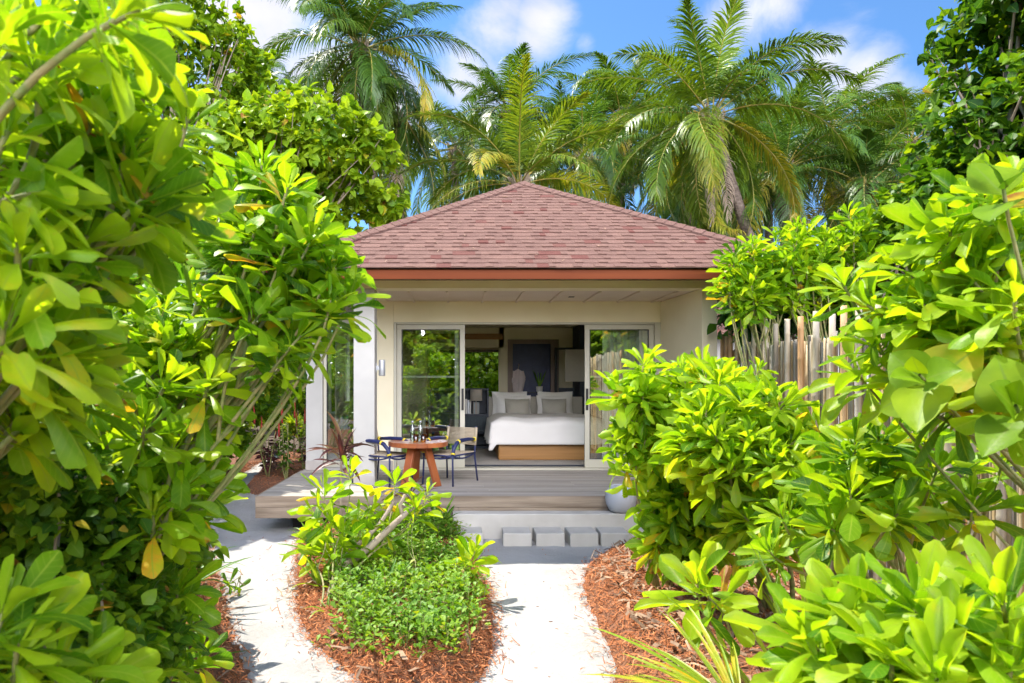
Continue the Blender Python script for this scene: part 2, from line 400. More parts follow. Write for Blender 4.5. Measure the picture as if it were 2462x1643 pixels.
def strap_plant(label, name, cat, base, n, L, seed, mat='strap', tpls=None, tbase=.5, tvar=.2, elev=(25, 85), group=None, part='foliage', az=None, stem=0., tilt=(0, 0, 0)):
    rng = np.random.default_rng(seed); root = thing(name, label, cat, tuple(base), group)
    O, D, U, LL, TT = [], [], [], [], []
    b = np.array(base, float) + np.array((tilt[0] * stem, tilt[1] * stem, stem))
    for i in range(n):
        a = rng.uniform(*az) if az else i * 2.39996 + rng.normal(0, .2); e = math.radians(rng.uniform(*elev)); f = i / max(1, n - 1)
        o = np.array((math.cos(a), math.sin(a), 0))
        D.append(o * math.cos(e) + np.array((0, 0, math.sin(e)))); U.append(-o * math.sin(e) + np.array((0, 0, math.cos(e))) + rng.normal(0, .15, 3))
        O.append(b + o * .015 - np.array((0, 0, min(stem * .5, .25) * f * (1 if stem else 0)))); LL.append(L * rng.uniform(.6, 1.1)); TT.append(min(max(rng.normal(tbase, tvar * .5), .03), 1))
    mb = MB(); scatter(mb, tpls or T_STRAP, O, D, U, LL, TT, rng)
    if stem:
        st = MB(); st.tube(curve(base, (np.array(base) + b) / 2 + rng.normal(0, .02, 3), b, 6), np.linspace(.016, .012, 6), 7); st.build('stem', M['bark'], root, True)
        mb.build(part, M[mat], root, True)
    else:
        mb.build(part, M[mat], root, True)
    return root
# ------------------------------------------------------------------ camera, sky, sun
cam_d = bpy.data.cameras.new('camera'); cam = bpy.data.objects.new('camera', cam_d); C.objects.link(cam)
cam.location = (0, 0, H); cam.rotation_euler = (PI / 2, 0, 0)
cam_d.lens = 24; cam_d.sensor_width = 36; cam_d.shift_x = .0504; cam_d.shift_y = .0372
cam_d.clip_start = .05; cam_d.clip_end = 2000
cam_d.dof.use_dof = True; cam_d.dof.focus_distance = 8.5; cam_d.dof.aperture_fstop = 5.0
sc = bpy.context.scene; sc.camera = cam
SUNV = Vector((-.50, .40, 1.0)).normalized()
sl = bpy.data.lights.new('sun', 'SUN'); sl.energy = 3.8; sl.angle = math.radians(.55); sl.color = (1, .945, .84)
so = bpy.data.objects.new('sun', sl); C.objects.link(so); so.rotation_euler = (-SUNV).to_track_quat('-Z', 'Y').to_euler(); so.location = (-8, 8, 20)
w = bpy.data.worlds.new('World'); sc.world = w; w.use_nodes = True
nt = w.node_tree; nt.nodes.clear(); N, L = nt.nodes, nt.links
sky = N.new('ShaderNodeTexSky'); sky.sky_type = 'NISHITA'; sky.sun_disc = False
sky.sun_elevation = math.asin(SUNV.z); sky.sun_rotation = math.atan2(SUNV.x, SUNV.y); sky.air_density = 1.0; sky.dust_density = .4; sky.ozone_density = 2.0
tc = N.new('ShaderNodeTexCoord')
nz = node(nt, 'ShaderNodeTexNoise', Scale=6.0, Detail=9.0, Roughness=.58, Distortion=.35); L.new(tc.outputs['Generated'], nz.inputs['Vector'])
acc = None
# cloud banks: direction in the sky, width, weight; last is added unseen fill
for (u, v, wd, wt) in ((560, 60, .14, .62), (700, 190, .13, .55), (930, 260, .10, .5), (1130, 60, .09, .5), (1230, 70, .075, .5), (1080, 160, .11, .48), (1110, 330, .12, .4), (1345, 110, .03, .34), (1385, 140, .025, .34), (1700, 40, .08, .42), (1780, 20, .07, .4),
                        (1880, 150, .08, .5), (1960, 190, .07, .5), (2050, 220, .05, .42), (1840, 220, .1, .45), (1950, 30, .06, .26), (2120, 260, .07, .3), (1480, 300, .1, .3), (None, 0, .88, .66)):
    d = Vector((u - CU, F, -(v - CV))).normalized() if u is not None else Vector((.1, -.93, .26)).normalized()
    dp = N.new('ShaderNodeVectorMath'); dp.operation = 'DISTANCE'; L.new(tc.outputs['Generated'], dp.inputs[0]); dp.inputs[1].default_value = d
    mr = node(nt, 'ShaderNodeMapRange', interpolation_type='SMOOTHSTEP'); mr.inputs[1].default_value = 0; mr.inputs[2].default_value = wd * 1.35
    mr.inputs[3].default_value = wt; mr.inputs[4].default_value = 0; L.new(dp.outputs['Value'], mr.inputs[0])
    if acc is None: acc = mr.outputs[0]
    else:
        mx = node(nt, 'ShaderNodeMath', operation='MAXIMUM'); L.new(acc, mx.inputs[0]); L.new(mr.outputs[0], mx.inputs[1]); acc = mx.outputs[0]
ad = node(nt, 'ShaderNodeMath', operation='ADD'); L.new(acc, ad.inputs[0]); L.new(nz.outputs[0], ad.inputs[1])
cm = node(nt, 'ShaderNodeMapRange', interpolation_type='SMOOTHSTEP'); cm.inputs[1].default_value = .70; cm.inputs[2].default_value = 1.08; L.new(ad.outputs[0], cm.inputs[0])
nz2 = node(nt, 'ShaderNodeTexNoise', Scale=9.0, Detail=4.0); L.new(tc.outputs['Generated'], nz2.inputs['Vector'])
cc = ramp(nt, [(.3, (2.8, 2.85, 3.4)), (.7, (3.7, 3.65, 3.9))]); L.new(nz2.outputs[0], cc.inputs[0])
# bank behind the viewer is added, brightened far past the others to fill shade
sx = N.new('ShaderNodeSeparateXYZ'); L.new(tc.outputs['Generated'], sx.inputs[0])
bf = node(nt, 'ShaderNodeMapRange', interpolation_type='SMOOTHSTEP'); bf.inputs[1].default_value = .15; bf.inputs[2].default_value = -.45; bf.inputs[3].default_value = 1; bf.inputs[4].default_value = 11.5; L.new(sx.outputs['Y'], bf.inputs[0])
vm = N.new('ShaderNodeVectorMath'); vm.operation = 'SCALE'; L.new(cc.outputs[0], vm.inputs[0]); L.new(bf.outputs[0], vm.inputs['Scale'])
skc = mixc(nt, 1.0, sky.outputs[0], (.39, .575, .735), 'MULTIPLY')
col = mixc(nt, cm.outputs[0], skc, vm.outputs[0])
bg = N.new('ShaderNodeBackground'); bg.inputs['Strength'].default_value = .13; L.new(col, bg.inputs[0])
wo = N.new('ShaderNodeOutputWorld'); L.new(bg.outputs[0], wo.inputs[0])
sc.view_settings.view_transform = 'Standard'; sc.view_settings.look = 'None'; sc.view_settings.exposure = 1.27; sc.view_settings.gamma = 1
sc.cycles.max_bounces = 10; sc.cycles.diffuse_bounces = 5; sc.cycles.glossy_bounces = 4; sc.cycles.transmission_bounces = 6; sc.cycles.transparent_max_bounces = 12
sc.cycles.use_denoising = True; sc.cycles.sample_clamp_indirect = 8; sc.cycles.caustics_reflective = False; sc.cycles.caustics_refractive = False
sc.cycles.use_adaptive_sampling = True; sc.cycles.adaptive_threshold = .02

# ------------------------------------------------------------------ villa materials
M['render'] = mk('lime_render_dimmed', (.43, .415, .375), (.49, .475, .43), 2.2, .8, .12, 120)  # darker grey copy of the wall paint, tones down the brightly lit pillar
M['cream'] = mk('cream_render_lifted', (.82, .725, .49), (.89, .80, .57), 1.3, .8, .1, 120)  # lighter, warmer copy; lifted shade and warm bounce are put into the colour
M['skirt'] = mk('taupe_skirting', (.40, .36, .32), (.46, .42, .37), 4, .7)
M['ceil'] = mk('veranda_ceiling', (.70, .58, .48), (.74, .62, .52), 3, .7)
M['fascia'] = mk('varnished_fascia', (.115, .024, .005), (.175, .040, .008), 3, .6, .15, 60, stretch=(.15, 1, 4), spec=.15)
M['alu'] = mk('champagne_aluminium', (.50, .47, .36), (.53, .50, .39), 2, .45, spec=.5)
M['gasket'] = mk('black_gasket', (.015, .015, .015), None, 5, .6)
M['handle'] = mk('dark_handle', (.03, .028, .026), None, 5, .4, metal=.6)
M['glass'] = glass_mat('door_glass', (.90, .95, .92), .24)
M['clearpane'] = glass_mat('clear_pane', (.96, .98, .97), 0.0, .02)
M['teal2'] = mk('turquoise_ceramic', (.03, .26, .30), (.05, .33, .36), 8, .35)
M['shingle'] = mk('asphalt_shingle', (.155, .083, .064), (.198, .114, .090), 55, .95, .8, 260, spec=.2, tint=[(0, (.80, .52, .52)), (.14, (.86, .66, .66)), (.2, (.93, .9, .9)), (.6, (1.0, 1.0, 1.0)), (1, (1.16, 1.16, 1.14))])
M['deck'] = mk('weathered_deck', (.31, .28, .235), (.42, .38, .33), 4, .8, .5, 50, stretch=(.12, 2.2, 2), tint=[(0, (.82, .82, .84)), (1, (1.1, 1.08, 1.04))])
M['deckfascia'] = mk('weathered_fascia_board', (.19, .14, .095), (.36, .285, .205), 3.2, .85, .5, 40, stretch=(.35, 1, 5))
M['dark'] = mk('recess_shade_black', (.02, .018, .016), None, 5, .9)
M['concrete'] = mk('pale_concrete', (.47, .44, .385), (.57, .54, .485), 3, .85, .2, 90)
M['teak'] = mk('oiled_teak', (.24, .062, .02), (.38, .115, .035), 5, .38, .1, 60, stretch=(1, 1, .25), tint=[(0, (.75, .7, .7)), (1, (1.15, 1.15, 1.1))])
M['teaktop'] = mk('oiled_teak_top', (.26, .07, .025), (.40, .13, .045), 5, .3, .1, 60, stretch=(.2, 2, 1), tint=[(0, (.7, .65, .65)), (1, (1.15, 1.15, 1.1))])
M['navy'] = mk('navy_frame', (.012, .018, .075), (.02, .028, .10), 10, .45)
M['yellow'] = mk('yellow_binding', (.72, .56, .03), None, 5, .6)
M['rope'] = mk('beige_rope', (.36, .29, .19), (.48, .40, .28), 90, .85, .5, 200, stretch=(1, 1, 3))
M['white'] = mk('white_linen', (.83, .80, .74), (.87, .84, .78), 3, .85, .1, 30)
M['oat'] = mk('oatmeal_linen', (.40, .37, .30), (.48, .45, .37), 120, .9, .3, 200)
M['oak'] = mk('oak_veneer', (.32, .15, .035), (.42, .21, .06), 3, .5, .05, 50, stretch=(.2, 1, 6))
M['ink'] = mk('ink_panel', (.014, .02, .032), (.02, .028, .042), 4, .5)
M['teal'] = mk('dark_teal_rib', (.03, .05, .06), (.04, .065, .075), 4, .5)
M['walnut'] = mk('taupe_wood', (.22, .15, .11), (.28, .2, .15), 5, .5, stretch=(1, 1, .2))
M['carpet'] = mk('beige_carpet', (.36, .33, .28), (.44, .41, .36), 60, .95, .4, 200)
M['tile'] = mk('room_floor', (.40, .36, .31), (.46, .42, .37), 4, .35)
M['sheer'] = leaf_mat('sheer_curtain', [(0, (.78, .78, .74)), (1, (.8, .8, .76))], transl=.15, rough=.9, mid=(.78, .78, .74), tgain=1.0)
M['lampshade'] = leaf_mat('lamp_shade', [(0, (.66, .60, .52)), (1, (.66, .60, .52))], transl=.4, rough=.9, mid=(.66, .6, .52), tgain=1.0)
M['steel'] = mk('brushed_grey', (.42, .43, .44), None, 5, .4, metal=.5)
M['amber'] = glass_mat('amber_glass', (.80, .55, .03), .08)
M['clear'] = glass_mat('bottle_glass', (.86, .93, .88), .14)
M['robe'] = mk('pink_robe', (.68, .58, .55), (.74, .64, .61), 12, .9, .3, 60)
M['clay'] = mk('grey_glazed_pot', (.46, .47, .50), (.52, .53, .55), 4, .45)
M['ochre'] = mk('striped_ceramic', (.30, .12, .05), (.12, .30, .33), 20, .4, stretch=(3, 3, .01))

# ------------------------------------------------------------------ villa shell
DZ = .48
villa = thing('villa', 'cream garden villa with a brown shingle hip roof and an open veranda', 'house', (1.0, 10.7, 0))
def vb(name, boxes, mat, parent=villa, bevel=.004, prisms=()):
    m = MB()
    for b in boxes: m.box(*b)
    for p in prisms: m.prism(*p)
    return m.build(name, M[mat], parent, False, bevel)
YW = 10.7
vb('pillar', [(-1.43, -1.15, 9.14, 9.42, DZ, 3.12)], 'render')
vb('skirting', [(-1.433, -1.147, 9.137, 9.423, DZ + .002, DZ + .13)], 'skirt')
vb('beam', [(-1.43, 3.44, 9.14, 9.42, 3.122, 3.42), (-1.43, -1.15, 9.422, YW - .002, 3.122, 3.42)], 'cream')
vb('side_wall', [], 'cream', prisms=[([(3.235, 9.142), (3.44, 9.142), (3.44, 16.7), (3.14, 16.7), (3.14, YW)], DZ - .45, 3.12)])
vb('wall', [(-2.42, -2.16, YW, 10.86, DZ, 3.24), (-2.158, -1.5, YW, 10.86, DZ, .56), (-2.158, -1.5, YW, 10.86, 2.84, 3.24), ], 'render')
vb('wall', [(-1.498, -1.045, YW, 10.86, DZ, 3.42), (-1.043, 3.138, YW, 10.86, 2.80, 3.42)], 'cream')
vb('skirting', [(-2.425, -2.155, YW - .015, YW - .002, DZ + .002, DZ + .15)], 'skirt')
vb('skirting', [(-1.5, -1.06, YW - .015, YW - .002, DZ + .002, DZ + .15)], 'skirt')
# left side wall of the room with its window opening, and the rear wall with a garden window
vb('wall', [(-2.42, -2.28, 10.862, 11.8, .03, 3.1), (-2.42, -2.28, 11.8, 13.9, .03, 1.25), (-2.42, -2.28, 11.8, 13.9, 2.85, 3.1), (-2.42, -2.28, 13.9, 16.7, .03, 3.1)], 'render')
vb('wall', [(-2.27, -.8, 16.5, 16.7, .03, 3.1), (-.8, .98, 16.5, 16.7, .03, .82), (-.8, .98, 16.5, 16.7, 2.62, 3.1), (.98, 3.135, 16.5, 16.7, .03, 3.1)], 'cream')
ce = vb('ceiling', [(-1.148, 3.232, 9.424, YW - .002, 3.125, 3.2)], 'ceil')
bt = MB()
for k in range(9):
    xf = -.72 + k * .531 + 0; 
    if xf < 3.2: bt.box(xf - .016, xf + .016, 9.43, YW - .004, 3.105, 3.124)
bt.build('batten', M['ceil'], ce)
dl = MB(); dl.box(1.60, 1.68, 10.05, 10.13, 3.117, 3.124); dl.build('downlight', M['handle'], ce)
vb('room_ceiling', [(-2.27, 3.13, 10.87, 16.49, 3.06, 3.1)], 'cream')
vb('room_floor', [(-2.27, 3.13, 10.87, 16.49, .40, .49)], 'tile')
# roof: courses of real shingle tabs on four faces
EV, AP, RB = 3.262, 5.207, 15.0
XL, XR, XM, YF, YA = -2.45, 4.50, 1.06, 8.3, 11.5
YB = 18.2
def roof_face(mb, l0, r0, l1, r1, expo, seed):
    r = np.random.default_rng(seed); l0, r0, l1, r1 = [np.array(p, float) for p in (l0, r0, l1, r1)]
    ex = unit(r0 - l0); m0 = (l0 + r0) / 2; up = (l1 - l0) - ex * (l1 - l0).dot(ex); S = np.linalg.norm(up); up = up / S; nrm = np.cross(ex, up)
    k = int(S / expo) + 1; W = np.linalg.norm(r0 - l0); la = (l1 - l0).dot(ex); ra = (r1 - l0).dot(ex)
    V = []; Fq = []; Tt = []
    mb.add([l0 - nrm * .004, r0 - nrm * .004, r1 - nrm * .004, l1 - nrm * .004], np.array([(0, 1, 2, 3)]), .2)
    for c in range(k):
        s0 = c * expo; s1 = min(S, s0 + expo * 1.08)
        if s0 >= S - .02: break
        x = -r.uniform(0, .3); raised = r.random() < .5
        while x < W:
            wd = r.uniform(.07, .16) if raised else r.uniform(.09, .3)
            th = .018 if raised else .009
            tn = r.uniform(.3, .95)
            if r.random() < .075: tn = r.uniform(0, .12)
            def clip(xx, s):
                return min(max(xx, la * s / S), W + (ra - W) * s / S)
            xa0, xb0, xa1, xb1 = clip(x, s0), clip(x + wd, s0), clip(x, s1), clip(x + wd, s1)
            if xb0 - xa0 > .004:
                j0 = s0 + r.normal(0, .0025)
                p = lambda xx, s, h: l0 + ex * xx + up * s + nrm * h
                b = len(V)
                V += [p(xa0, j0, -.003), p(xb0, j0, -.003), p(xb0, j0, th), p(xa0, j0, th), p(xb1, s1, .001), p(xa1, s1, .001)]
                Fq += [(b, b + 1, b + 2, b + 3), (b + 3, b + 2, b + 4, b + 5), (b + 1, b + 4, b + 2, b + 2), (b, b + 3, b + 5, b + 5)]; Tt += [tn] * 6
            x += wd; raised = not raised if r.random() < .85 else raised
    F4 = np.array([f for f in Fq if len(set(f)) == 4]); F3 = np.array([tuple(dict.fromkeys(f)) for f in Fq if len(set(f)) == 3])
    mb.add(V, [F4, F3], Tt)
rm = MB()
A1, A2 = (XM, YA, AP), (XM, RB, AP)
roof_face(rm, (XL, YF, EV), (XR, YF, EV), A1, A1, .139, 1)
roof_face(rm, (XR, YF, EV), (XR, YB, EV), A1, A2, .139, 2)
roof_face(rm, (XL, YB, EV), (XL, YF, EV), A2, A1, .139, 3)
roof_face(rm, (XR, YB, EV), (XL, YB, EV), A2, A2, .139, 4)
roof = rm.build('roof', M['shingle'], villa)
hc = MB(); rr = np.random.default_rng(5)
for a, b in (((XL, YF, EV), A1), ((XR, YF, EV), A1), ((XL, YB, EV), A2), ((XR, YB, EV), A2), (A1, A2)):
    a = Vector(a); b = Vector(b); d = b - a; n = int(d.length / .15); d.normalize(); sd = Vector((d.y, -d.x, 0)).normalized()
    for i in range(n):
        p = a + d * (i * .15 + .03); q = a + d * (i * .15 + .22); hgt = .03 + rr.uniform(0, .005); dr = .052
        wv = .13
        V = [p + sd * wv - Vector((0, 0, dr - hgt)), p + Vector((0, 0, hgt + .014)), p - sd * wv - Vector((0, 0, dr - hgt)), q + sd * wv - Vector((0, 0, dr - hgt + .012)), q + Vector((0, 0, hgt)), q - sd * wv - Vector((0, 0, dr - hgt + .012))]
        V += [V[0] - Vector((0, 0, .02)), V[2] - Vector((0, 0, .02)), p + Vector((0, 0, hgt - .012)), V[3] - Vector((0, 0, .02)), V[5] - Vector((0, 0, .02))]
        hc.add([tuple(v) for v in V], [(0, 1, 4, 3), (1, 2, 5, 4), (6, 8, 1, 0), (8, 7, 2, 1), (6, 0, 3, 9), (2, 7, 10, 5)], rr.uniform(.25, .7))
hc.build('hip_cap', M['shingle'], roof)
e = .05
fb = MB()
for b in ((XL + e, XR - e, YF + e, YF + e + .03, 3.13, 3.245), (XL + e, XL + e + .03, YF + e + .032, YB - e, 3.13, 3.245), (XR - e - .03, XR - e, YF + e + .032, YB - e, 3.13, 3.245), (XL + e, XR - e, YB - e + .002, YB - e + .03, 3.13, 3.245)): fb.box(*b)
fb.build('fascia', M['fascia'], villa, bevel=.003)
sf = MB(); sf.box(XL + .085, XR - .085, YF + .085, 9.138, 3.225, 3.235); sf.box(3.445, XR - .085, 9.14, YB - .06, 3.225, 3.235); sf.build('soffit', M['walnut'], villa)
for k in range(8):
    rf = MB(); y = 8.5 + k * .75; rf.bar((3.46 if y > 9.1 else 3.3, y, 3.17), (XR - .09, y, 3.17), .05, .1); rf.build('rafter', M['walnut'], villa)
# sliding doors
def door(x0, x1, y, handle_x, tx=None):
    fr = MB(); z0, z1 = DZ + .035, 2.765; t = .075
    for b in ((x0, x1, y, y + .05, z0, z0 + .13), (x0, x1, y, y + .05, z1 - t, z1), (x0, x0 + t, y, y + .05, z0 + .131, z1 - t - .001), (x1 - t, x1, y, y + .05, z0 + .131, z1 - t - .001)): fr.box(*b)
    d = fr.build('sliding_door', M['alu'], villa, bevel=.003)
    g = MB(); g.box(x0 + t - .005, x1 - t + .005, y + .02, y + .028, z0 + .125, z1 - t + .005); g.build('glass', M['glass'], d)
    k = MB(); q = .012
    gx0, gx1, gz0, gz1 = x0 + t + .001, x1 - t - .001, z0 + .132, z1 - t - .002
    for b in ((gx0, gx0 + q, y + .008, y + .018, gz0, gz1), (gx1 - q, gx1, y + .008, y + .018, gz0, gz1), (gx0 + q, gx1 - q, y + .008, y + .018, gz0, gz0 + q), (gx0 + q, gx1 - q, y + .008, y + .018, gz1 - q, gz1)): k.box(*b)
    k.build('gasket', M['gasket'], d)
    hb = MB(); hb.box(handle_x - .018, handle_x + .018, y - .022, y - .002, 1.42, 1.76); hb.build('handle', M['handle'], d, bevel=.004)
    for zz in (1.93,):
        rl = MB(); rl.box(x0 + t, x1 - t, y + .052, y + .058, zz, zz + .03); rl.build('door_rail', M['alu'], d)
    return d
door(-1.0, .07, YW + .03, .035)
door(1.956, 3.04, YW + .03, 1.99)
fr = MB()
for b in ((-1.043, -1.002, YW - .012, YW + .14, DZ, 2.798), (3.045, 3.136, YW - .012, YW + .14, DZ, 2.798), (-1.0, 3.043, YW - .012, YW + .14, 2.768, 2.798), (-1.0, 3.043, YW - .03, YW + .16, DZ + .002, DZ + .032)): fr.box(*b)
dfm = fr.build('door_frame', M['alu'], villa, bevel=.003)
# second leaf of the left door, slid behind
fr = MB(); x0, x1, y = -1.0, -.03, YW + .09
for b in ((x0, x0 + .07, y, y + .045, DZ + .04, 2.76), (x1 - .06, x1, y, y + .045, DZ + .04, 2.76)): fr.box(*b)
hb = fr.build('sliding_door', M['alu'], villa, bevel=.003); k = MB(); k.box(-.975 - .0, -.945, y - .02, y - .002, 1.45, 1.75); k.build('handle', M['handle'], hb)
# tall veranda window
fr = MB(); x0, x1, z0, z1 = -2.156, -1.502, .562, 2.838; y = YW + .04
for b in ((x0, x0 + .05, y, y + .06, z0, z1), (x1 - .05, x1, y, y + .06, z0, z1), (x0 + .05, x1 - .05, y, y + .06, z0, z0 + .05), (x0 + .05, x1 - .05, y, y + .06, z1 - .06, z1)): fr.box(*b)
wn = fr.build('window', M['alu'], villa, bevel=.003)
g = MB(); g.box(x0 + .045, x1 - .045, y + .02, y + .028, z0 + .045, z1 - .055); g.build('glass', M['glass'], wn)
k = MB(); k.box(x0 + .051, x0 + .062, y + .005, y + .018, z0 + .051, z1 - .061); k.build('gasket', M['gasket'], wn)
sb = MB(); sb.box(x0 - .02, x1 + .02, YW - .03, YW + .038, .535, .561); sb.build('sill', M['alu'], wn)
# side window of the room
fr = MB(); x = -2.30
for b in ((x, x + .06, 11.8, 11.87, 1.25, 2.85), (x, x + .06, 13.83, 13.9, 1.25, 2.85), (x, x + .06, 11.87, 13.83, 1.25, 1.32), (x, x + .06, 11.87, 13.83, 2.78, 2.85), (x, x + .06, 12.9, 12.97, 1.32, 2.78)): fr.box(*b)
wn = fr.build('window', M['white'], villa, bevel=.003); g = MB(); g.box(x + .02, x + .028, 11.865, 13.835, 1.315, 2.785); g.build('glass', M['clearpane'], wn)
sb = MB(); sb.box(-2.278, -2.12, 11.75, 13.95, 1.18, 1.245); sb.build('sill', M['white'], wn)
# rear window
fr = MB(); y = 16.48
for b in ((-.8, -.74, y, y + .06, .82, 2.62), (.92, .98, y, y + .06, .82, 2.62), (-.74, .92, y, y + .06, .82, .87), (-.74, .92, y, y + .06, 2.56, 2.62), (.0, .05, y, y + .06, .87, 2.56)): fr.box(*b)
wn = fr.build('window', M['walnut'], villa, bevel=.003)
g = MB(); g.box(-.745, .925, y + .03, y + .036, .865, 2.565); g.build('glass', M['clearpane'], wn)
# inner lintel with its warm timber lining, dressing recess with timber frame
vb('lintel', [(-.9, .98, 15.3, 15.5, 2.62, 3.058)], 'cream')
vb('lintel', [(-.9, .95, 15.28, 15.298, 2.80, 2.93)], 'oak')
vb('partition', [(.86, 1.12, 15.3, 15.45, .49, 3.058), (2.12, 3.13, 15.3, 15.45, .49, 3.058), (1.12, 2.12, 15.3, 15.45, 2.76, 3.058)], 'cream')
vb('door_casing', [(1.06, 1.17, 15.26, 15.298, .49, 2.80), (2.02, 2.2, 15.26, 15.298, .49, 2.80), (1.17, 2.02, 15.26, 15.298, 2.70, 2.80)], 'walnut')
# wall lamp on the veranda pillar
wl = thing('wall_lamp', 'grey cylinder wall lamp fixed to the side of the white veranda pillar', 'wall lamp', (-1.15, 9.32, 2.06))
m = MB(); m.lathe([(.001, -.11), (.042, -.108), (.045, -.1), (.045, .1), (.042, .108), (.001, .11)], (-1.07, 9.32, 2.06), 20); m.build('lamp_body', M['steel'], wl, True)
m = MB(); m.box(-1.147, -1.09, 9.295, 9.345, 2.03, 2.09); m.build('bracket', M['steel'], wl, bevel=.003)
m = MB(); m.box(-1.15, -1.143, 9.27, 9.37, 2.0, 2.12); m.build('back_plate', M['steel'], wl, bevel=.002)

# ------------------------------------------------------------------ deck, steps, pot
dk = thing('wooden_deck', 'weathered grey timber deck raised in front of the villa', 'deck', (.5, 9.5, 0))
m = MB(); r = np.random.default_rng(3); y = 8.352; i = 0
while y < 10.72:
    x = -2.48
    while x < 3.44:
        x2 = min(3.44, x + r.uniform(1.6, 3.0)); x2 = 3.44 if 3.44 - x2 < .5 else x2
        m.box(x + .001, x2 - .001, y, y + .112, DZ - .028, DZ + r.uniform(-.001, .001), r.uniform(0, 1)); x = x2
    y += .117
m.build('decking', M['deck'], dk, bevel=.003)
m = MB(); m.box(-2.5, 3.44, 8.318, 8.35, DZ - .135, DZ - .002); m.build('fascia_board', M['deckfascia'], dk, bevel=.003)
m = MB(); m.box(-2.5, -.02, 8.320, 8.348, DZ - .27, DZ - .138); m.box(-.018, 3.44, 8.326, 8.348, DZ - .27, DZ - .138); m.build('fascia_board', M['deckfascia'], dk, bevel=.003)
m = MB(); m.box(-2.505, -2.482, 8.352, 10.7, DZ - .135, DZ - .002); m.box(-2.503, -2.482, 8.352, 10.7, DZ - .27, DZ - .138); m.build('fascia_board', M['deckfascia'], dk, bevel=.003)
m = MB(); m.box(-2.15, 3.3, 8.75, 10.6, -.1, DZ - .03); m.build('recess_shade_block', M['dark'], dk)  # black block stands for the shade in the recess under the deck
st = MB(); st.box(-.09, 2.3, 8.10, 8.316, -.05, .305)
tag(st.build('stone_step', M['concrete'], None, False, .012, origin=(1.0, 8.2, 0)), 'long pale concrete step slab under the edge of the deck', 'step')
b0 = MB(); b0.box(-.163, .163, -.18, .18, -.06, .155)
B0 = b0.build('step_block', M['concrete'], None, False, .012, origin=(0, 0, 0))
blab = ['concrete step block half hidden by the leafy sprig, first in the row', 'concrete step block second in the row, just right of the sprig', 'concrete step block in the middle of the row below the slab', 'concrete step block fourth in the row, next to the mulch end block', 'concrete step block at the row end touching the right mulch bed']
for k in range(5):
    o = B0 if k == 0 else B0.copy()
    if k: C.objects.link(o)
    u = (1075, 1188, 1263, 1340, 1413)[k]; o.location = ((u - CU) / F * 7.75 - .0, 7.93, 0); o.rotation_euler = (0, 0, (.02, -.015, .01, .03, -.02)[k]); tag(o, blab[k], 'step block', 'concrete blocks of the lowest step')
m = MB(); m.lathe([(.09, .0), (.14, .03), (.175, .1), (.185, .17), (.17, .25), (.13, .31), (.10, .325), (.085, .31), (.12, .26), (.14, .2), (.001, .18)], (0, 0, 0), 32)
pt = m.build('round_pot', M['clay'], None, True, origin=(0, 0, 0)); pt.location = (1.93, 8.215, .306); tag(pt, 'round pale grey glazed pot at the end of the concrete step', 'pot')

# ------------------------------------------------------------------ table, chairs, bottles, glasses
tb = thing('round_table', 'round reddish teak table on three splayed legs on the veranda', 'table', (-.575, 9.3, DZ))
TZ = 1.063; m = MB(); r = np.random.default_rng(9)
nb = 7; R = .405
for k in range(nb):
    a, b = -R + 2 * R * k / nb + .0012, -R + 2 * R * (k + 1) / nb - .0012
    ya = np.linspace(a, b, 7)
    pts = [(-math.sqrt(max(0, R * R - q * q)), q) for q in ya] + [(math.sqrt(max(0, R * R - q * q)), q) for q in ya[::-1]]
    c, s = math.cos(1.15), math.sin(1.15); rp = [(-.575 + x * c - yy * s, 9.3 + x * s + yy * c) for x, yy in pts]
    m.prism(rp[::-1], TZ - .062, TZ, r.uniform(.1, 1))
m.build('tabletop', M['teaktop'], tb, bevel=.004)
for az in (-2.02, -.73, 1.75):
    d = Vector((math.cos(az), math.sin(az), 0)); c0 = Vector((-.575, 9.3, 0))
    m = MB(); m.bar(c0 + d * .17 + Vector((0, 0, TZ - .064)), c0 + d * .37 + Vector((0, 0, DZ)), .105, .05, up=(d.x, d.y, .4), tint=r.uniform(.3, .9)); m.build('leg', M['teak'], tb, bevel=.004)
m = MB()
for az in (-2.02, -.73, 1.75):
    d = Vector((math.cos(az), math.sin(az), 0)); m.bar(Vector((-.575, 9.3, TZ - .1)), Vector((-.575, 9.3, TZ - .1)) + d * .19, .05, .07)
m.build('apron', M['teak'], tb)
# chair built facing -Y at the origin
ch = thing('armchair', 'navy armchair with rope back at the round table, by the open door', 'chair', (0, 0, 0), 'rope armchairs on the veranda')
SW, SD = .23, .295; SH = .40
def tubep(name, pts, r, mat, parent, n=8):
    m = MB(); m.tube(pts, r, n); return m.build(name, M[mat], parent, True)
for sx in (-1, 1):
    tubep('leg', [(sx * (SW + .01), -SD - .01, 0), (sx * SW, -SD, .3), (sx * SW, -SD, .55)], .0125, 'navy', ch)
    tubep('leg', [(sx * (SW + .02), SD + .05, 0), (sx * SW, SD, .36), (sx * SW, SD + .02, .55), (sx * (SW - .005), SD + .06, .76)], .0125, 'navy', ch)
    arm = tubep('armrest', [(sx * SW, SD + .02, .585), (sx * (SW + .01), .1, .60), (sx * (SW + .012), -.1, .598), (sx * (SW + .008), -.2, .57), (sx * SW, -.265, .50), (sx * SW, -SD, .40)], [.02, .026, .028, .028, .026, .022], 'navy', ch)
    for p, q in (((sx * (SW + .01), -.15, .588), (sx * (SW + .009), -.175, .58)), ((sx * SW, -.285, .44), (sx * SW, -.292, .42)), ((sx * SW, SD, .587), (sx * SW, SD - .025, .588))):
        m = MB(); m.tube([p, q], .031, 10); m.build('binding', M['yellow'], arm, True)
m = MB()
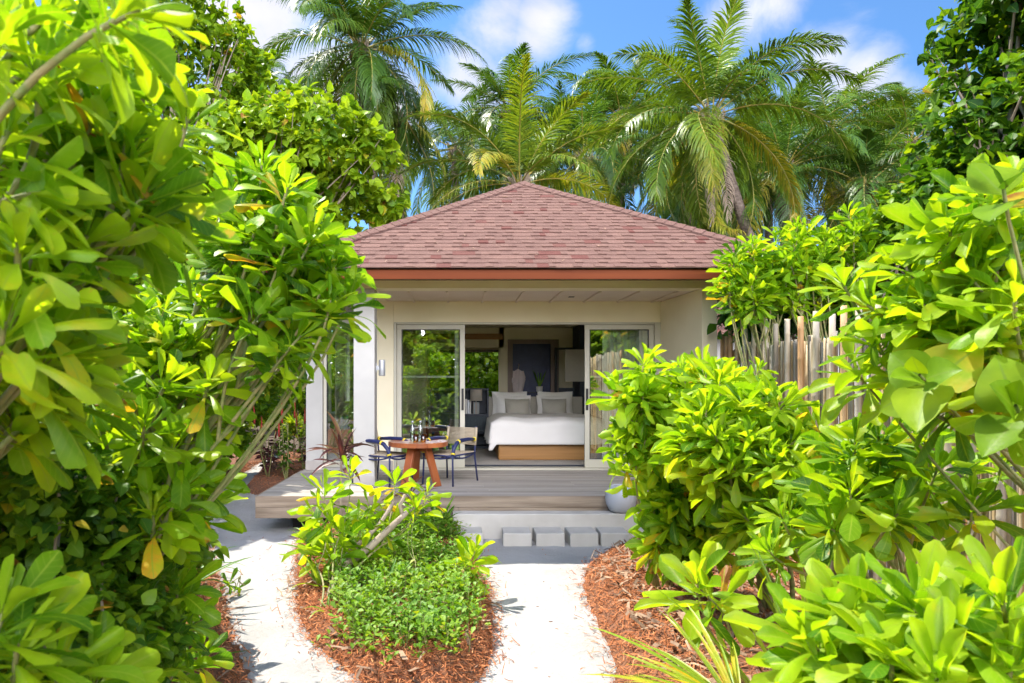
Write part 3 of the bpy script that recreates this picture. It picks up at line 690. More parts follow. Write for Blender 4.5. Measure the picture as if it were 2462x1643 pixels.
for a, b in (((-SW, -SD, SH), (SW, -SD, SH)), ((-SW, SD, SH), (SW, SD, SH)), ((-SW, -SD, SH), (-SW, SD, SH)), ((SW, -SD, SH), (SW, SD, SH))): m.tube([a, b], .012, 8)
for sx in (-1, 1): m.tube(curve((sx * SW, -SD, SH), (sx * SW, 0, SH - .10), (sx * SW, SD, SH), 8), .011, 8)
m.tube(curve((-SW, -SD, SH), (0, -SD, SH - .09), (SW, -SD, SH), 8), .011, 8)
m.build('seat_frame', M['navy'], ch, True)
m = MB()
for k in range(26):
    y = -SD + .02 + k * (2 * SD - .04) / 25; m.tube([(-SW + .0, y, SH + .012), (0, y, SH + .006), (SW, y, SH + .012)], .0105, 6)
m.build('seat', M['rope'], ch, True)
m = MB()
for k in range(13):
    z = .51 + k * .0185; f = (z - .5) / .26; m.tube([(-SW, SD + .01 + .05 * f, z), (0, SD + .035 + .05 * f, z), (SW, SD + .01 + .05 * f, z)], .0092, 6)
for sx in (-1, 1): m.tube([(sx * (SW + .003), SD + .01, .50), (sx * (SW - .003), SD + .06, .745)], .019, 8)
m.build('backrest', M['rope'], ch, True)
ch.location = (-.15, 9.43, DZ); ch.rotation_euler = (0, 0, math.atan2(-.86, -.51) + PI / 2)
dup(ch, (-1.04, 9.3, DZ), math.radians(-34.5) + PI / 2, 'navy armchair with a rope back half hidden behind the white pillar')
def bottle(x, y, lab):
    t = thing('water_bottle', lab, 'bottle', (x, y, TZ), 'glass bottles on the veranda table')
    m = MB(); m.lathe([(.001, .002), (.031, .002), (.034, .01), (.034, .13), (.029, .165), (.016, .205), (.0135, .24), (.0135, .262)], (x, y, TZ), 20); m.build('bottle_glass', M['clear'], t, True)
    m = MB(); m.lathe([(.0155, .245), (.0155, .272), (.001, .274)], (x, y, TZ), 16); m.build('cap', M['steel'], t, True)
    m = MB(); m.lathe([(.001, .006), (.029, .006), (.031, .012), (.031, .115), (.001, .116)], (x, y, TZ), 20); m.build('water', M['clear'], t, True)
bottle(-.655, 9.33, 'clear glass water bottle standing to the left on the round table'); bottle(-.548, 9.36, 'clear glass water bottle standing to the right on the round table')
def tumbler(x, y, lab):
    m = MB(); m.lathe([(.001, .003), (.034, .003), (.037, .012), (.039, .1), (.0375, .1), (.0345, .014), (.001, .012)], (0, 0, 0), 20)
    o = m.build('amber_tumbler', M['amber'], None, True, origin=(0, 0, 0)); o.location = (x, y, TZ); tag(o, lab, 'glass', 'amber tumblers on the veranda table')
tumbler(-.60, 9.18, 'amber glass tumbler in front of the first bottle, nearer the table middle'); tumbler(-.50, 9.2, 'amber glass tumbler in front of the second bottle, nearer the chair back')

# ------------------------------------------------------------------ bedroom
FZ = .49
bed = thing('bed', 'wide white bed on an oak base inside the open bedroom', 'bed', (1.5, 12.9, FZ))
m = MB(); m.box(.66, 2.38, 11.85, 13.95, FZ + .01, FZ + .38); m.build('base', M['oak'], bed, bevel=.03)
m = MB(); m.box(.62, 2.42, 11.80, 13.97, FZ + .385, FZ + .60); m.build('mattress', M['white'], bed, bevel=.06)
# duvet draped over the front and the left side
def sheet(nx, ny, fn):
    V = []; Fc = []
    for i in range(nx + 1):
        for j in range(ny + 1): V.append(fn(i / nx, j / ny))
    for i in range(nx):
        for j in range(ny):
            a = i * (ny + 1) + j; Fc.append((a, a + ny + 1, a + ny + 2, a + 1))
    return V, np.array(Fc)
def duvet(a, b):
    # a across the bed incl. both drops, b along from pillow end to front drop
    x = -.36 + a * 2.52; y = 13.35 - b * (1.62 + .36)
    top = FZ + .72; zx = top; zy = 0; X = .60 + x; Y = y
    dl = max(0, -x); dr = max(0, x - 1.86); df = max(0, 11.78 - y + .02)
    if dl: X = .60 - .05 - .05 * (dl / .36) - .02 * math.sin(y * 9) * dl / .36
    if dr: X = 2.46 + .06
    Y2 = y
    if df: Y2 = 11.76 - .012 * math.sin(X * 7) * df / .36
    drop = max(dl, dr, df)
    rnd = .05 * min(1, max(0, 1 - min(abs(x), abs(1.86 - x), abs(y - 11.8)) / .12)) if drop == 0 else .05
    z = top - rnd - drop * (1.05 if dl >= df else .88) + (1 - min(1, df / .2)) * (.012 * math.sin(X * 6 + Y2 * 4) + .016 * mnoise.noise((X * 4, Y2 * 3, 0)) + .008 * mnoise.noise((X * 11, Y2 * 6, 3)))
    if dl and b > .86: z -= .10 * (b - .86) / .14
    return (X, Y2, z)
V, Fc = sheet(60, 50, duvet); m = MB(); m.add(V, Fc); dv = m.build('duvet', M['white'], bed, True)
md = dv.modifiers.new('thick', 'SOLIDIFY'); md.thickness = .03; md.offset = -1
m = MB(); m.box(.55, 2.5, 13.98, 14.06, FZ + .01, FZ + 1.06); m.build('headboard', M['oat'], bed, bevel=.02)
def pillow(name, mat, x, y, z, w, h, t, lean, lab, grp, seed, flange=.0):
    r = np.random.default_rng(seed); V = []; n = 18; Fc = []
    for sgn in (1, -1):
        for i in range(n + 1):
            for j in range(n + 1):
                a = i / n * 2 - 1; b = j / n * 2 - 1
                ca = max(0, 1 - abs(a) ** 2.6) ; cb = max(0, 1 - abs(b) ** 2.6); th = t * .66 * (ca * cb) ** .8
                px = a * w / 2 * (1 - .05 * (1 - b * b) ** 1 * 0 - .06 * (1 - abs(b)) * abs(a) ** 3); pz = b * h / 2 * (1 - .07 * (1 - abs(a)) * abs(b) ** 3)
                th += .006 * mnoise.noise((a * 3 + seed, b * 3, sgn)) * (1 if th > .01 else 0)
                V.append((px, -sgn * th, pz + h / 2))
    k = (n + 1) ** 2
    for i in range(n):
        for j in range(n):
            a = i * (n + 1) + j; Fc.append((a, a + n + 1, a + n + 2, a + 1)); Fc.append((k + a, k + a + 1, k + a + n + 2, k + a + n + 1))
    V = np.array(V); c, s = math.cos(lean), math.sin(lean); V = np.stack([V[:, 0], V[:, 1] * c + V[:, 2] * s, -V[:, 1] * s + V[:, 2] * c], 1)
    m = MB(); m.add(V, np.array(Fc)); o = m.build(name, M[mat], None, True, origin=(0, 0, 0)); o.location = (x, y, z); tag(o, lab, name, grp)
zt = FZ + .62
pillow('pillow', 'white', 1.0, 13.82, zt, .72, .56, .2, .2, 'white pillow at the back of the bed on the lamp side', 'white bed pillows', 1)
pillow('pillow', 'white', 1.93, 13.82, zt, .72, .56, .2, .2, 'white pillow at the back of the bed, on the side away from the lamp', 'white bed pillows', 2)
pillow('pillow', 'white', 1.07, 13.62, zt, .70, .50, .18, .32, 'white pillow leaning behind the grey cushion on the lamp side', 'white bed pillows', 3)
pillow('pillow', 'white', 1.88, 13.62, zt, .70, .50, .18, .32, 'white pillow leaning behind the grey cushion away from the lamp', 'white bed pillows', 4)
pillow('cushion', 'oat', 1.13, 13.44, zt + .0, .50, .44, .15, .36, 'square oatmeal cushion on the bed, on the lamp side', 'oatmeal bed cushions', 5)
pillow('cushion', 'oat', 1.86, 13.44, zt + .0, .50, .44, .15, .36, 'square oatmeal cushion on the bed, away from the lamp', 'oatmeal bed cushions', 6)
# shelf unit and its contents
su = thing('shelf_unit', 'dark ribbed shelf unit beside the bed', 'shelf', (.3, 14.2, FZ))
m = MB(); m.box(-.6, .54, 14.25, 14.30, FZ, 1.72); m.box(-.6, .54, 13.9, 14.248, 1.68, 1.72); m.box(-.6, .54, 13.85, 14.248, 1.16, 1.2); m.box(-.6, .54, 13.85, 14.248, .80, .84); m.box(-.6, .54, 13.85, 14.248, FZ + .01, FZ + .06); m.box(-.64, -.602, 13.85, 14.3, FZ, 1.72); m.box(.542, .575, 13.85, 14.3, FZ, 1.72)
m.build('shelf_frame', M['ink'], su)
m = MB()
for k in range(38): m.box(-.6 + k * .03, -.6 + k * .03 + .02, 13.83, 13.86, .845, 1.155)
m.build('drawer_front', M['teal'], su)
for k, (x, wd, h, cmat, lab) in enumerate(((.12, .04, .3, 'white', 'slim white book upright on the dark shelf, furthest from the bed'), (.165, .035, .28, 'steel', 'slim grey book upright between the two white books on the shelf'), (.205, .03, .29, 'white', 'slim white book upright on the dark shelf, nearest the lamp'))):
    m = MB(); m.box(-wd / 2, wd / 2, 0, .02, 0, h); m.box(-wd / 2 + .003, wd / 2 - .003, .021, .2, .004, h - .006); m.box(-wd / 2, -wd / 2 + .002, .021, .205, 0, h); m.box(wd / 2 - .002, wd / 2, .021, .205, 0, h)
    o = m.build('book', M[cmat], None, origin=(0, 0, 0)); o.location = (x, 13.98, 1.2); tag(o, lab, 'book', 'books on the bedside shelf')
def lamp(x, y, z, lab, mat, sc_=1.0):
    t = thing('table_lamp', lab, 'lamp', (x, y, z)); s = sc_
    m = MB(); m.box(x - .065 * s, x + .065 * s, y - .05 * s, y + .05 * s, z, z + .24 * s); m.build('lamp_base', M[mat], t, bevel=.006)
    m = MB(); m.lathe([(.012 * s, .24 * s), (.012 * s, .3 * s)], (x, y, z), 10); m.build('neck', M['steel'], t)
    m = MB(); m.lathe([(.125 * s, .27 * s), (.12 * s, .50 * s), (.118 * s, .50 * s), (.123 * s, .27 * s)], (x, y, z), 28); m.build('lamp_shade', M['lampshade'], t, True)
lamp(.32, 13.9, 1.2, 'small table lamp with a striped base and cream shade on the bedside shelf', 'ochre')
# robe, vase, cupboard, mirror
wd_ = thing('wardrobe', 'navy wardrobe standing in the timber framed dressing recess', 'wardrobe', (1.6, 15.7, FZ))
m = MB(); m.box(1.125, 2.115, 15.46, 16.0, FZ, 2.755); m.build('carcass', M['navy'], wd_)
m = MB(); m.box(1.14, 1.6, 15.435, 15.458, FZ + .02, 1.25); m.build('drawer_front', M['ink'], wd_, bevel=.005)
m = MB(); m.box(1.61, 2.1, 15.435, 15.458, FZ + .02, 1.25); m.build('drawer_front', M['ink'], wd_, bevel=.005)
m = MB(); m.box(1.5, 2.1, 15.34, 15.456, 1.60, 1.62); m.build('shelf', M['ink'], wd_)
m = MB()
def robe(a, b):
    z = 2.14 - b * .92; wsh = .15 + .10 * min(1, b * 5) if b < .2 else .25 - .13 * min(1, (b - .2) * 2.2) + .05 * max(0, b - .65)
    ang = a * 2 * PI; return (1.29 + .68 * wsh * math.cos(ang) * (1 + .04 * math.sin(ang * 5)), 15.31 + .055 * math.sin(ang) * (1 + .3 * math.sin(ang * 7 + b * 3)), z - .06 * abs(math.cos(ang)) * (1 - b))
V, Fc = sheet(36, 20, robe); m.add(V, Fc); rb = thing('bathrobe', 'pale pink bathrobe hanging against the navy wardrobe', 'bathrobe', (1.3, 15.3, 1.2)); m.build('robe_body', M['robe'], rb, True)
m = MB(); m.tube([(1.20, 15.31, 2.09), (1.16, 15.3, 1.95), (1.18, 15.28, 1.82)], [.035, .04, .035], 10); m.build('sleeve', M['robe'], rb, True)
m = MB(); m.tube([(1.385, 15.31, 2.09), (1.42, 15.3, 1.95), (1.40, 15.28, 1.82)], [.035, .04, .035], 10); m.build('sleeve', M['robe'], rb, True)
m = MB(); m.tube([(1.3, 15.32, 2.1), (1.3, 15.32, 2.2), (1.32, 15.33, 2.24), (1.3, 15.38, 2.25)], .008, 6); m.build('hanger', M['walnut'], rb, True)
vs = thing('vase_plant', 'spiky plant in a small white pot on the wardrobe shelf', 'potted plant', (1.78, 15.38, 1.62))
m = MB(); m.lathe([(.05, 0), (.07, .02), (.075, .13), (.068, .13), (.06, .1), (.001, .1)], (1.78, 15.38, 1.62), 18); m.build('pot', M['white'], vs, True)
m = MB(); rg = np.random.default_rng(2); n = 7
scatter(m, T_STRAP, [(1.78, 15.38, 1.72)] * n, [(rg.uniform(-.6, .6), rg.uniform(-.3, .1), 1) for _ in range(n)], [(0, -1, .2)] * n, rg.uniform(.3, .5, n), np.full(n, .55), rg); m.build('foliage', M['strap'], vs, True)
cb = thing('cupboard', 'dark cupboard with a pale mirror panel beyond the bed', 'cupboard', (2.7, 14.8, FZ))
m = MB(); m.box(2.5, 3.12, 14.3, 15.2, FZ, 3.05); m.box(2.16, 2.498, 14.95, 15.0, FZ, 1.72); m.build('carcass', M['ink'], cb)
m = MB(); m.box(2.06, 2.12, 14.9, 14.95, FZ, 2.60); m.box(2.122, 2.9, 14.9, 14.95, 2.55, 2.60); m.build('mirror_frame', M['gasket'], cb)
m = MB(); m.box(2.19, 2.62, 14.28, 14.298, 1.86, 2.53); m.build('mirror', M['oat'], cb, bevel=.004)
rg_ = MB(); V, Fc = sheet(30, 20, lambda a, b: (-.2 + a * 3.2, 11.15 + b * 2.7, FZ + .008 + .0)); rg_.prism([(-.1, 11.1), (3.0, 11.1), (3.05, 11.2), (3.05, 13.8), (-.2, 13.8), (-.2, 11.2)], FZ + .004, FZ + .016)
ca = rg_.build('rug', M['carpet'], None, origin=(1.4, 12, FZ)); tag(ca, 'pale woven rug with a dark edge on the bedroom floor', 'rug')
m = MB(); m.tube([(-.2, 11.25, FZ + .015), (-.13, 11.12, FZ + .015), (0, 11.095, FZ + .015), (2.95, 11.095, FZ + .015), (3.05, 11.18, FZ + .015)], .012, 6)
eb = m.build('border', M['ink'], None); eb.location = (-1.4, -12, -FZ); eb.parent = ca
# sheer curtain behind the right door
V, Fc = sheet(90, 6, lambda a, b: (2.28 + a * .78, 10.98 + .028 * math.sin(a * 46) + .01 * math.sin(a * 17), FZ + .03 + b * 2.5)); m = MB(); m.add(V, Fc)
tag(m.build('curtain', M['sheer'], None, True, origin=(2.7, 10.98, FZ)), 'sheer grey curtain gathered behind the right sliding door', 'curtain')
# armchair and lamp by the tall window
ac = thing('easy_chair', 'black easy chair behind the tall veranda window', 'chair', (-1.75, 12.9, FZ))
m = MB(); m.box(-2.05, -1.35, 12.6, 13.3, FZ + .12, FZ + .42); m.build('seat', M['ink'], ac, bevel=.05)
m = MB(); m.box(-2.05, -1.35, 13.2, 13.38, FZ + .43, FZ + .95); m.build('backrest', M['ink'], ac, bevel=.06)
for x0_, x1_ in ((-2.12, -2.06), (-1.34, -1.26)):
    m = MB(); m.box(x0_, x1_, 12.6, 13.3, FZ + .2, FZ + .62); m.build('armrest', M['ink'], ac, bevel=.03)
for x in (-2.0, -1.4):
    for y in (12.65, 13.25):
        m = MB(); m.tube([(x, y, FZ + .13), (x, y, FZ)], .02, 8); m.build('leg', M['gasket'], ac)
V, Fc = sheet(60, 6, lambda a, b: (-2.2 + .022 * math.sin(a * 40), 12.0 + a * .95, 1.27 + b * 1.6)); m = MB(); m.add(V, Fc)
tag(m.build('curtain', M['sheer'], None, True, origin=(-2.2, 12.5, 1.27)), 'white sheer curtain at the side window, behind the tall veranda window', 'curtain')
stb = thing('side_table', 'small dark side table under the lamp by the tall window', 'side table', (-2.0, 11.9, FZ))
m = MB(); m.lathe([(.001, .50), (.24, .50), (.24, .53), (.001, .53)], (-2.0, 11.9, FZ), 24); m.build('tabletop', M['ink'], stb)
m = MB(); m.lathe([(.16, 0), (.16, .02), (.03, .03), (.03, .499)], (-2.0, 11.9, FZ), 16); m.build('leg', M['ink'], stb)
lamp(-2.02, 11.9, FZ + .531, 'table lamp with a turquoise base behind the tall veranda window', 'teal2' if 'teal2' in M else 'teal', 1.0)
desk = thing('desk', 'pale grey writing desk seen through the left glass door', 'desk', (-.45, 15.9, FZ))
m = MB(); m.box(-.8, .3, 15.6, 16.1, 1.0, 1.04); m.build('tabletop', M['steel'], desk)
for x in (-.76, .26):
    m = MB(); m.box(x - .03, x + .03, 15.63, 16.07, FZ, .998); m.build('leg', M['gasket'], desk)
# ------------------------------------------------------------------ ground, sand path, beds
M['soil'] = mk('leafy_soil', (.05, .032, .02), (.13, .085, .05), 14, .95, .6, 60)
M['bed'] = mk('mulch_bed', (.10, .042, .02), (.30, .125, .06), 40, .95, .9, 120, detail=10)
M['mulch'] = mk('mulch_fibre', (.42, .145, .055), (.54, .225, .095), 30, .9, tint=[(0, (.25, .2, .2)), (.45, (.8, .72, .68)), (.8, (1.15, 1.1, 1.05)), (1, (1.6, 1.9, 2.1))], spec=.2)
M['litter'] = mk('dry_leaf', (.30, .19, .12), (.42, .29, .19), 20, .8, tint=[(0, (.35, .3, .28)), (1, (1.2, 1.15, 1.1))])
def sand_mat():
    m, nt, N, L = new_mat('coral_sand'); out = N.new('ShaderNodeOutputMaterial'); p = N.new('ShaderNodeBsdfPrincipled')
    tc = N.new('ShaderNodeTexCoord')
    a = node(nt, 'ShaderNodeTexNoise', Scale=1.6, Detail=8.0); L.new(tc.outputs['Object'], a.inputs['Vector'])
    r = ramp(nt, [(.3, (.405, .385, .36)), (.6, (.475, .46, .437))]); L.new(a.outputs[0], r.inputs[0])
    v = node(nt, 'ShaderNodeTexVoronoi', Scale=9.0); v.inputs['Randomness'].default_value = 1; L.new(tc.outputs['Object'], v.inputs['Vector'])
    b = node(nt, 'ShaderNodeTexNoise', Scale=60.0, Detail=4.0); L.new(tc.outputs['Object'], b.inputs['Vector'])
    k = node(nt, 'ShaderNodeMath', operation='MULTIPLY_ADD'); L.new(b.outputs[0], k.inputs[0]); k.inputs[1].default_value = .05; L.new(v.outputs['Distance'], k.inputs[2])
    s = node(nt, 'ShaderNodeMapRange'); s.inputs[1].default_value = .055; s.inputs[2].default_value = .075; s.inputs[3].default_value = .75; s.inputs[4].default_value = 0; L.new(k.outputs[0], s.inputs[0])
    col = mixc(nt, s.outputs[0], r.outputs[0], (.30, .22, .16)); L.new(col, p.inputs['Base Color']); p.inputs['Roughness'].default_value = .95; p.inputs['Specular IOR Level'].default_value = .2
    n1 = node(nt, 'ShaderNodeTexNoise', Scale=9.0, Detail=10.0, Roughness=.65); L.new(tc.outputs['Object'], n1.inputs['Vector'])
    n2 = node(nt, 'ShaderNodeTexNoise', Scale=160.0, Detail=3.0); L.new(tc.outputs['Object'], n2.inputs['Vector'])
    ad = node(nt, 'ShaderNodeMath', operation='MULTIPLY_ADD'); L.new(n2.outputs[0], ad.inputs[0]); ad.inputs[1].default_value = .22; L.new(n1.outputs[0], ad.inputs[2])
    bp = node(nt, 'ShaderNodeBump', Strength=.8, Distance=.045); L.new(ad.outputs[0], bp.inputs['Height']); L.new(bp.outputs[0], p.inputs['Normal'])
    L.new(p.outputs[0], out.inputs[0]); return m
M['sand'] = sand_mat()
m = MB(); m.add([(-400, -400, -.03), (400, -400, -.03), (400, 600, -.03), (-400, 600, -.03)], np.array([(0, 1, 2, 3)])); kind(m.build('ground', M['soil']), 'structure')
def sandz(x, y): return .008 + .010 * mnoise.noise((x * .9, y * .9, 2)) + .010 * mnoise.noise((x * 3.2, y * 3.2, 5)) + .007 * mnoise.noise((x * 8, y * 8, 1))
V, Fc = sheet(260, 400, lambda a, b: (-7 + a * 11.5, -3 + b * 20, 0)); V = [(x, y, sandz(x, y)) for x, y, z in V]
m = MB(); m.add(V, Fc); kind(m.build('path', M['sand'], None, True), 'structure')
def Gp(pts, z=.03): return [G(u, v, z) for u, v in pts]
POLY = {
 'centre': Gp([(690, 1222), (680, 1265), (679, 1310), (683, 1400), (712, 1465), (770, 1515), (830, 1562), (930, 1592), (1040, 1586), (1100, 1552), (1130, 1490), (1134, 1420), (1120, 1350), (1092, 1288), (1078, 1262), (1050, 1240)]) + [(-.12, 8.28), (-.12, 8.7), (-2.0, 8.7)],
 'right': [(2.36, 8.3), (2.12, 7.93)] + Gp([(1440, 1254), (1388, 1275), (1346, 1300), (1337, 1340), (1345, 1372), (1370, 1420), (1395, 1480), (1410, 1530), (1420, 1600), (1445, 1700), (1520, 2000)]) + [(.75, -.5), (.75, -3), (3.46, -3), (3.46, 8.31)],
 'left': Gp([(592, 1700), (580, 1610), (568, 1545), (542, 1480), (520, 1400), (505, 1320), (472, 1245), (440, 1210), (446, 1168), (482, 1116), (545, 1092)]) + [(-4.7, 16.9), (-8, 16.9), (-8, -3), (-.9, -3), (-.9, 2)],
 'back': [(-3.8, 12.2), (-3.6, 11.5), (-3.15, 10.95), (-2.56, 10.85), (-2.45, 11), (-2.45, 16.8), (-4.3, 16.8), (-4.0, 13.4)],
}
def inside(P, poly):
    x, y = P[:, 0], P[:, 1]; c = np.zeros(len(P), bool); n = len(poly)
    for i in range(n):
        x1, y1 = poly[i]; x2, y2 = poly[(i + 1) % n]
        if y1 == y2: continue
        c ^= ((y1 > y) != (y2 > y)) & (x < (x2 - x1) * (y - y1) / (y2 - y1) + x1)
    return c
def edist(P, poly):
    d = np.full(len(P), 1e9); n = len(poly)
    for i in range(n):
        a = np.array(poly[i]); b = np.array(poly[(i + 1) % n]); e = b - a; t = np.clip(((P - a) @ e) / (e @ e + 1e-12), 0, 1)
        d = np.minimum(d, np.linalg.norm(P - a - t[:, None] * e, axis=1))
    return d
BH = {'centre': .14, 'right': .16, 'left': .14, 'back': .2}
def bedz(P, key):
    poly = POLY[key]; d = edist(P, poly); t = np.clip(d / .26, 0, 1); h = BH[key] * (t * (2 - t))
    nz = np.array([.03 * mnoise.noise((p[0] * 3, p[1] * 3, 1)) + .018 * mnoise.noise((p[0] * 11, p[1] * 11, 4)) for p in P])
    return .0 + h + nz * t
for key, res in (('centre', .05), ('right', .07), ('left', .09), ('back', .08)):
    poly = POLY[key]; A = np.array(poly); lo = A.min(0) - .1; hi = A.max(0) + .1
    nx, ny = [int(q) for q in (hi - lo) / res]
    gx, gy = np.meshgrid(np.linspace(lo[0], hi[0], nx + 1), np.linspace(lo[1], hi[1], ny + 1), indexing='ij'); P = np.stack([gx.ravel(), gy.ravel()], 1)
    P = P + np.array([(.03 * mnoise.noise((p[0] * 5, p[1] * 5, 9)), .03 * mnoise.noise((p[0] * 5, p[1] * 5, 3))) for p in P])
    ins = inside(P, poly); z = np.where(ins, bedz(P, key), -.02)
    Fq = []
    for i in range(nx):
        for j in range(ny):
            q = (i * (ny + 1) + j, (i + 1) * (ny + 1) + j, (i + 1) * (ny + 1) + j + 1, i * (ny + 1) + j + 1)
            if ins[list(q)].any(): Fq.append(q)
    m = MB(); m.add(np.column_stack([P, z]), np.array(Fq)); o = m.build('planting_bed', M['bed'], None, True); kind(o, 'structure')
def rnd_in(poly, n, rng, dmax=None, bias=1.0, clipv=None):
    A = np.array(poly); lo, hi = A.min(0) - .2, A.max(0) + .2; out = []; tot = 0
    while tot < n:
        P = rng.uniform(lo, hi, (n * 3, 2))
        if clipv: P = P[clipv(P)]
        d = edist(P, poly); k = inside(P, poly) | (rng.random(len(P)) < .55 * np.exp(-d / .045))
        if dmax is not None: k &= rng.random(len(P)) < np.where(d < dmax, 1.0, bias)
        P = P[k]; out.append(P); tot += len(P)
    return np.concatenate(out)[:n]
def fibres(name, keys, label=None, mat='mulch', Lr=(.025, .095), Wr=(.0025, .008), tl=None, seed=3):
    rng = np.random.default_rng(seed); mb = MB()
    for key, n, dmax, bias, clipv in keys:
        P = rnd_in(POLY[key], n, rng, dmax, bias, clipv); ins = inside(P, POLY[key]); z = np.where(ins, bedz(P, key), .012) + rng.uniform(0, .02, n)
        az = rng.uniform(0, 2 * PI, n); el = rng.normal(.12, .28, n); L_ = rng.uniform(*Lr, n) * np.where(rng.random(n) < .06, 1.9, 1); W_ = rng.uniform(*Wr, n)
        d = np.stack([np.cos(az) * np.cos(el), np.sin(az) * np.cos(el), np.sin(el)], 1); s = np.stack([-np.sin(az), np.cos(az), rng.normal(0, .35, n)], 1); s = unit(s)
        o = np.column_stack([P, z]); bend = np.column_stack([rng.normal(0, .12, (n, 2)), rng.normal(.0, .12, n)]) * L_[:, None]
        a = o - d * L_[:, None] / 2; b = o + d * L_[:, None] / 2; mid_ = o + bend; up = np.cross(d, s); th = W_[:, None] * .35
        V = np.stack([a - s * W_[:, None] / 2, a + s * W_[:, None] / 2, mid_ - s * W_[:, None] / 2 + up * th, mid_ + s * W_[:, None] / 2 + up * th, b - s * W_[:, None] / 3, b + s * W_[:, None] / 3], 1).reshape(-1, 3)
        k = (np.arange(n) * 6)[:, None]; Fq = np.concatenate([k + np.array([0, 1, 3, 2]), k + np.array([2, 3, 5, 4])])
        mb.add(V, Fq, np.repeat(np.clip(rng.beta(2.2, 1.8, n), 0, 1), 6))
    return kind(mb.build(name, M[mat]), 'stuff')
fibres('mulch', [('centre', 22000, .38, .18, None), ('right', 26000, .55, .35, lambda P: (P[:, 1] > 2.2)), ('left', 15000, .5, .1, lambda P: (P[:, 1] > 2.5) & (P[:, 0] > -4.6)), ('back', 5000, .8, .3, None)])
fibres('leaf_litter', [('right', 2600, 9, 1, lambda P: (P[:, 1] > 2.0) & (P[:, 0] > 1.25)), ('left', 1800, 9, 1, lambda P: (P[:, 1] > 2.0) & (P[:, 0] > -4.5)), ('centre', 260, .4, .2, None)], mat='litter', Lr=(.06, .22), Wr=(.01, .035), seed=8)
# fallen scraps on the sand
rng = np.random.default_rng(17); mb = MB()
for i in range(170):
    x = rng.uniform(-3.4, 1.3); y = rng.uniform(3.6, 8.2); z = sandz(x, y) + .004; a = rng.uniform(0, 6.28); l = rng.uniform(.006, .035); wd = rng.uniform(.002, .005)
    d = Vector((math.cos(a), math.sin(a), 0)); mb.bar(Vector((x, y, z)), Vector((x, y, z + .004)) + d * l, wd, wd, tint=rng.uniform(0, .9))
kind(mb.build('litter', M['mulch']), 'stuff')

# ------------------------------------------------------------------ ground cover of the centre bed
rng = np.random.default_rng(21)
cover = Gp([(775, 1275), (770, 1330), (775, 1400), (790, 1465), (850, 1500), (950, 1520), (1040, 1500), (1090, 1440), (1092, 1375), (1060, 1310), (1050, 1250), (1050, 1215)], .1) + [(-.3, 8.2), (-1.3, 8.2)]
P = rnd_in(cover, 3900, rng); P = P[np.array([mnoise.noise((p[0] * 3.1, p[1] * 3.1, 6)) > -.33 for p in P])]; z = bedz(P, 'centre'); O, D, U, LL, TT = [], [], [], [], []; stm = MB()
for (x, y), zz in zip(P, z):
    h = rng.uniform(.02, .2) * (1 + .4 * mnoise.noise((x * 4, y * 4, 1))); tb = .68 + .25 * mnoise.noise((x * 2.2, y * 2.2, 8)) + rng.normal(0, .06); c = np.array((x + rng.normal(0, .02), y + rng.normal(0, .02), zz + h)); n = int(rng.integers(3, 6)); ph = rng.uniform(0, 6.28)
    for i in range(n):
        a = ph + i * 2.2; e = rng.uniform(.1, .9); o = np.array((math.cos(a), math.sin(a), 0)); D.append(o * math.cos(e) + np.array((0, 0, math.sin(e)))); U.append(np.array((0, 0, 1)) - o * .4 + rng.normal(0, .25, 3))
        O.append(c + o * .008 - np.array((0, 0, .02 * i))); LL.append(rng.uniform(.028, .062)); t = tb + rng.normal(0, .07); TT.append(rng.uniform(.88, 1) if rng.random() < .015 else min(max(t, .05), .82))
    if rng.random() < .35: stm.tube([(x, y, zz - .01), tuple(c)], .0025, 4, caps=False)
gc = MB(); scatter(gc, T_SPOON, O, D, U, LL, TT, rng); kind(gc.build('ground_cover', M['succulent'], None, True), 'stuff')
if stm.V:
    kind(stm.build('ground_cover_stems', M['stem']), 'stuff')

# ------------------------------------------------------------------ bamboo fence
M['bamboo'] = mk('weathered_bamboo', (.44, .345, .20), (.52, .44, .31), 5, .6, .25, 60, stretch=(2, 2, .6), tint=[(0, (.45, .42, .42)), (.3, (.8, .85, .95)), (.55, (1, 1, 1)), (.8, (1.15, 1.0, .75)), (1, (.95, .6, .35))])
fence = thing('bamboo_fence', 'weathered bamboo cane fence along the right side of the garden', 'fence', (3.5, 5.5, 0))
rng = np.random.default_rng(33); y = 9.0; cp = MB()
def cane(mb, x, y, z0, z1, r, tint):
    n = max(2, int((z1 - z0) / .27)); ph = rng.uniform(0, .2); pts = []; rad = []
    lx, ly = rng.normal(0, .006, 2)
    zz = [z0]
    k = z0 + ph + .05
    while k < z1 - .05: zz += [k - .012, k, k + .012]; k += rng.uniform(.22, .32)
    zz.append(z1)
    for q in zz:
        f = (q - z0) / (z1 - z0); pts.append((x + lx * f, y + ly * f, q)); rad.append(r)
    for i in range(2, len(zz) - 1, 3): rad[i] = r * 1.13
    mb.tube(pts, rad, 8, tint)
while y > -2.5:
    cane(cp, 3.50 + rng.normal(0, .008), y, -.05, 2.30 + rng.normal(0, .03), rng.uniform(.013, .021), rng.beta(1.6, 1.6)); y -= rng.uniform(.033, .043)
cp.build('cane_panel', M['bamboo'], fence, True)
y = 9.02; k = 0
while y > 1.0:
    pm = MB(); cane(pm, 3.445 + rng.normal(0, .008), y, .0, 2.50 + rng.normal(0, .035), rng.uniform(.025, .032), rng.uniform(.85, 1) if k < 3 else rng.beta(1.5, 2)); pm.build('post', M['bamboo'], fence, True); y -= (.16 if k < 3 else rng.uniform(.21, .29)); k += 1
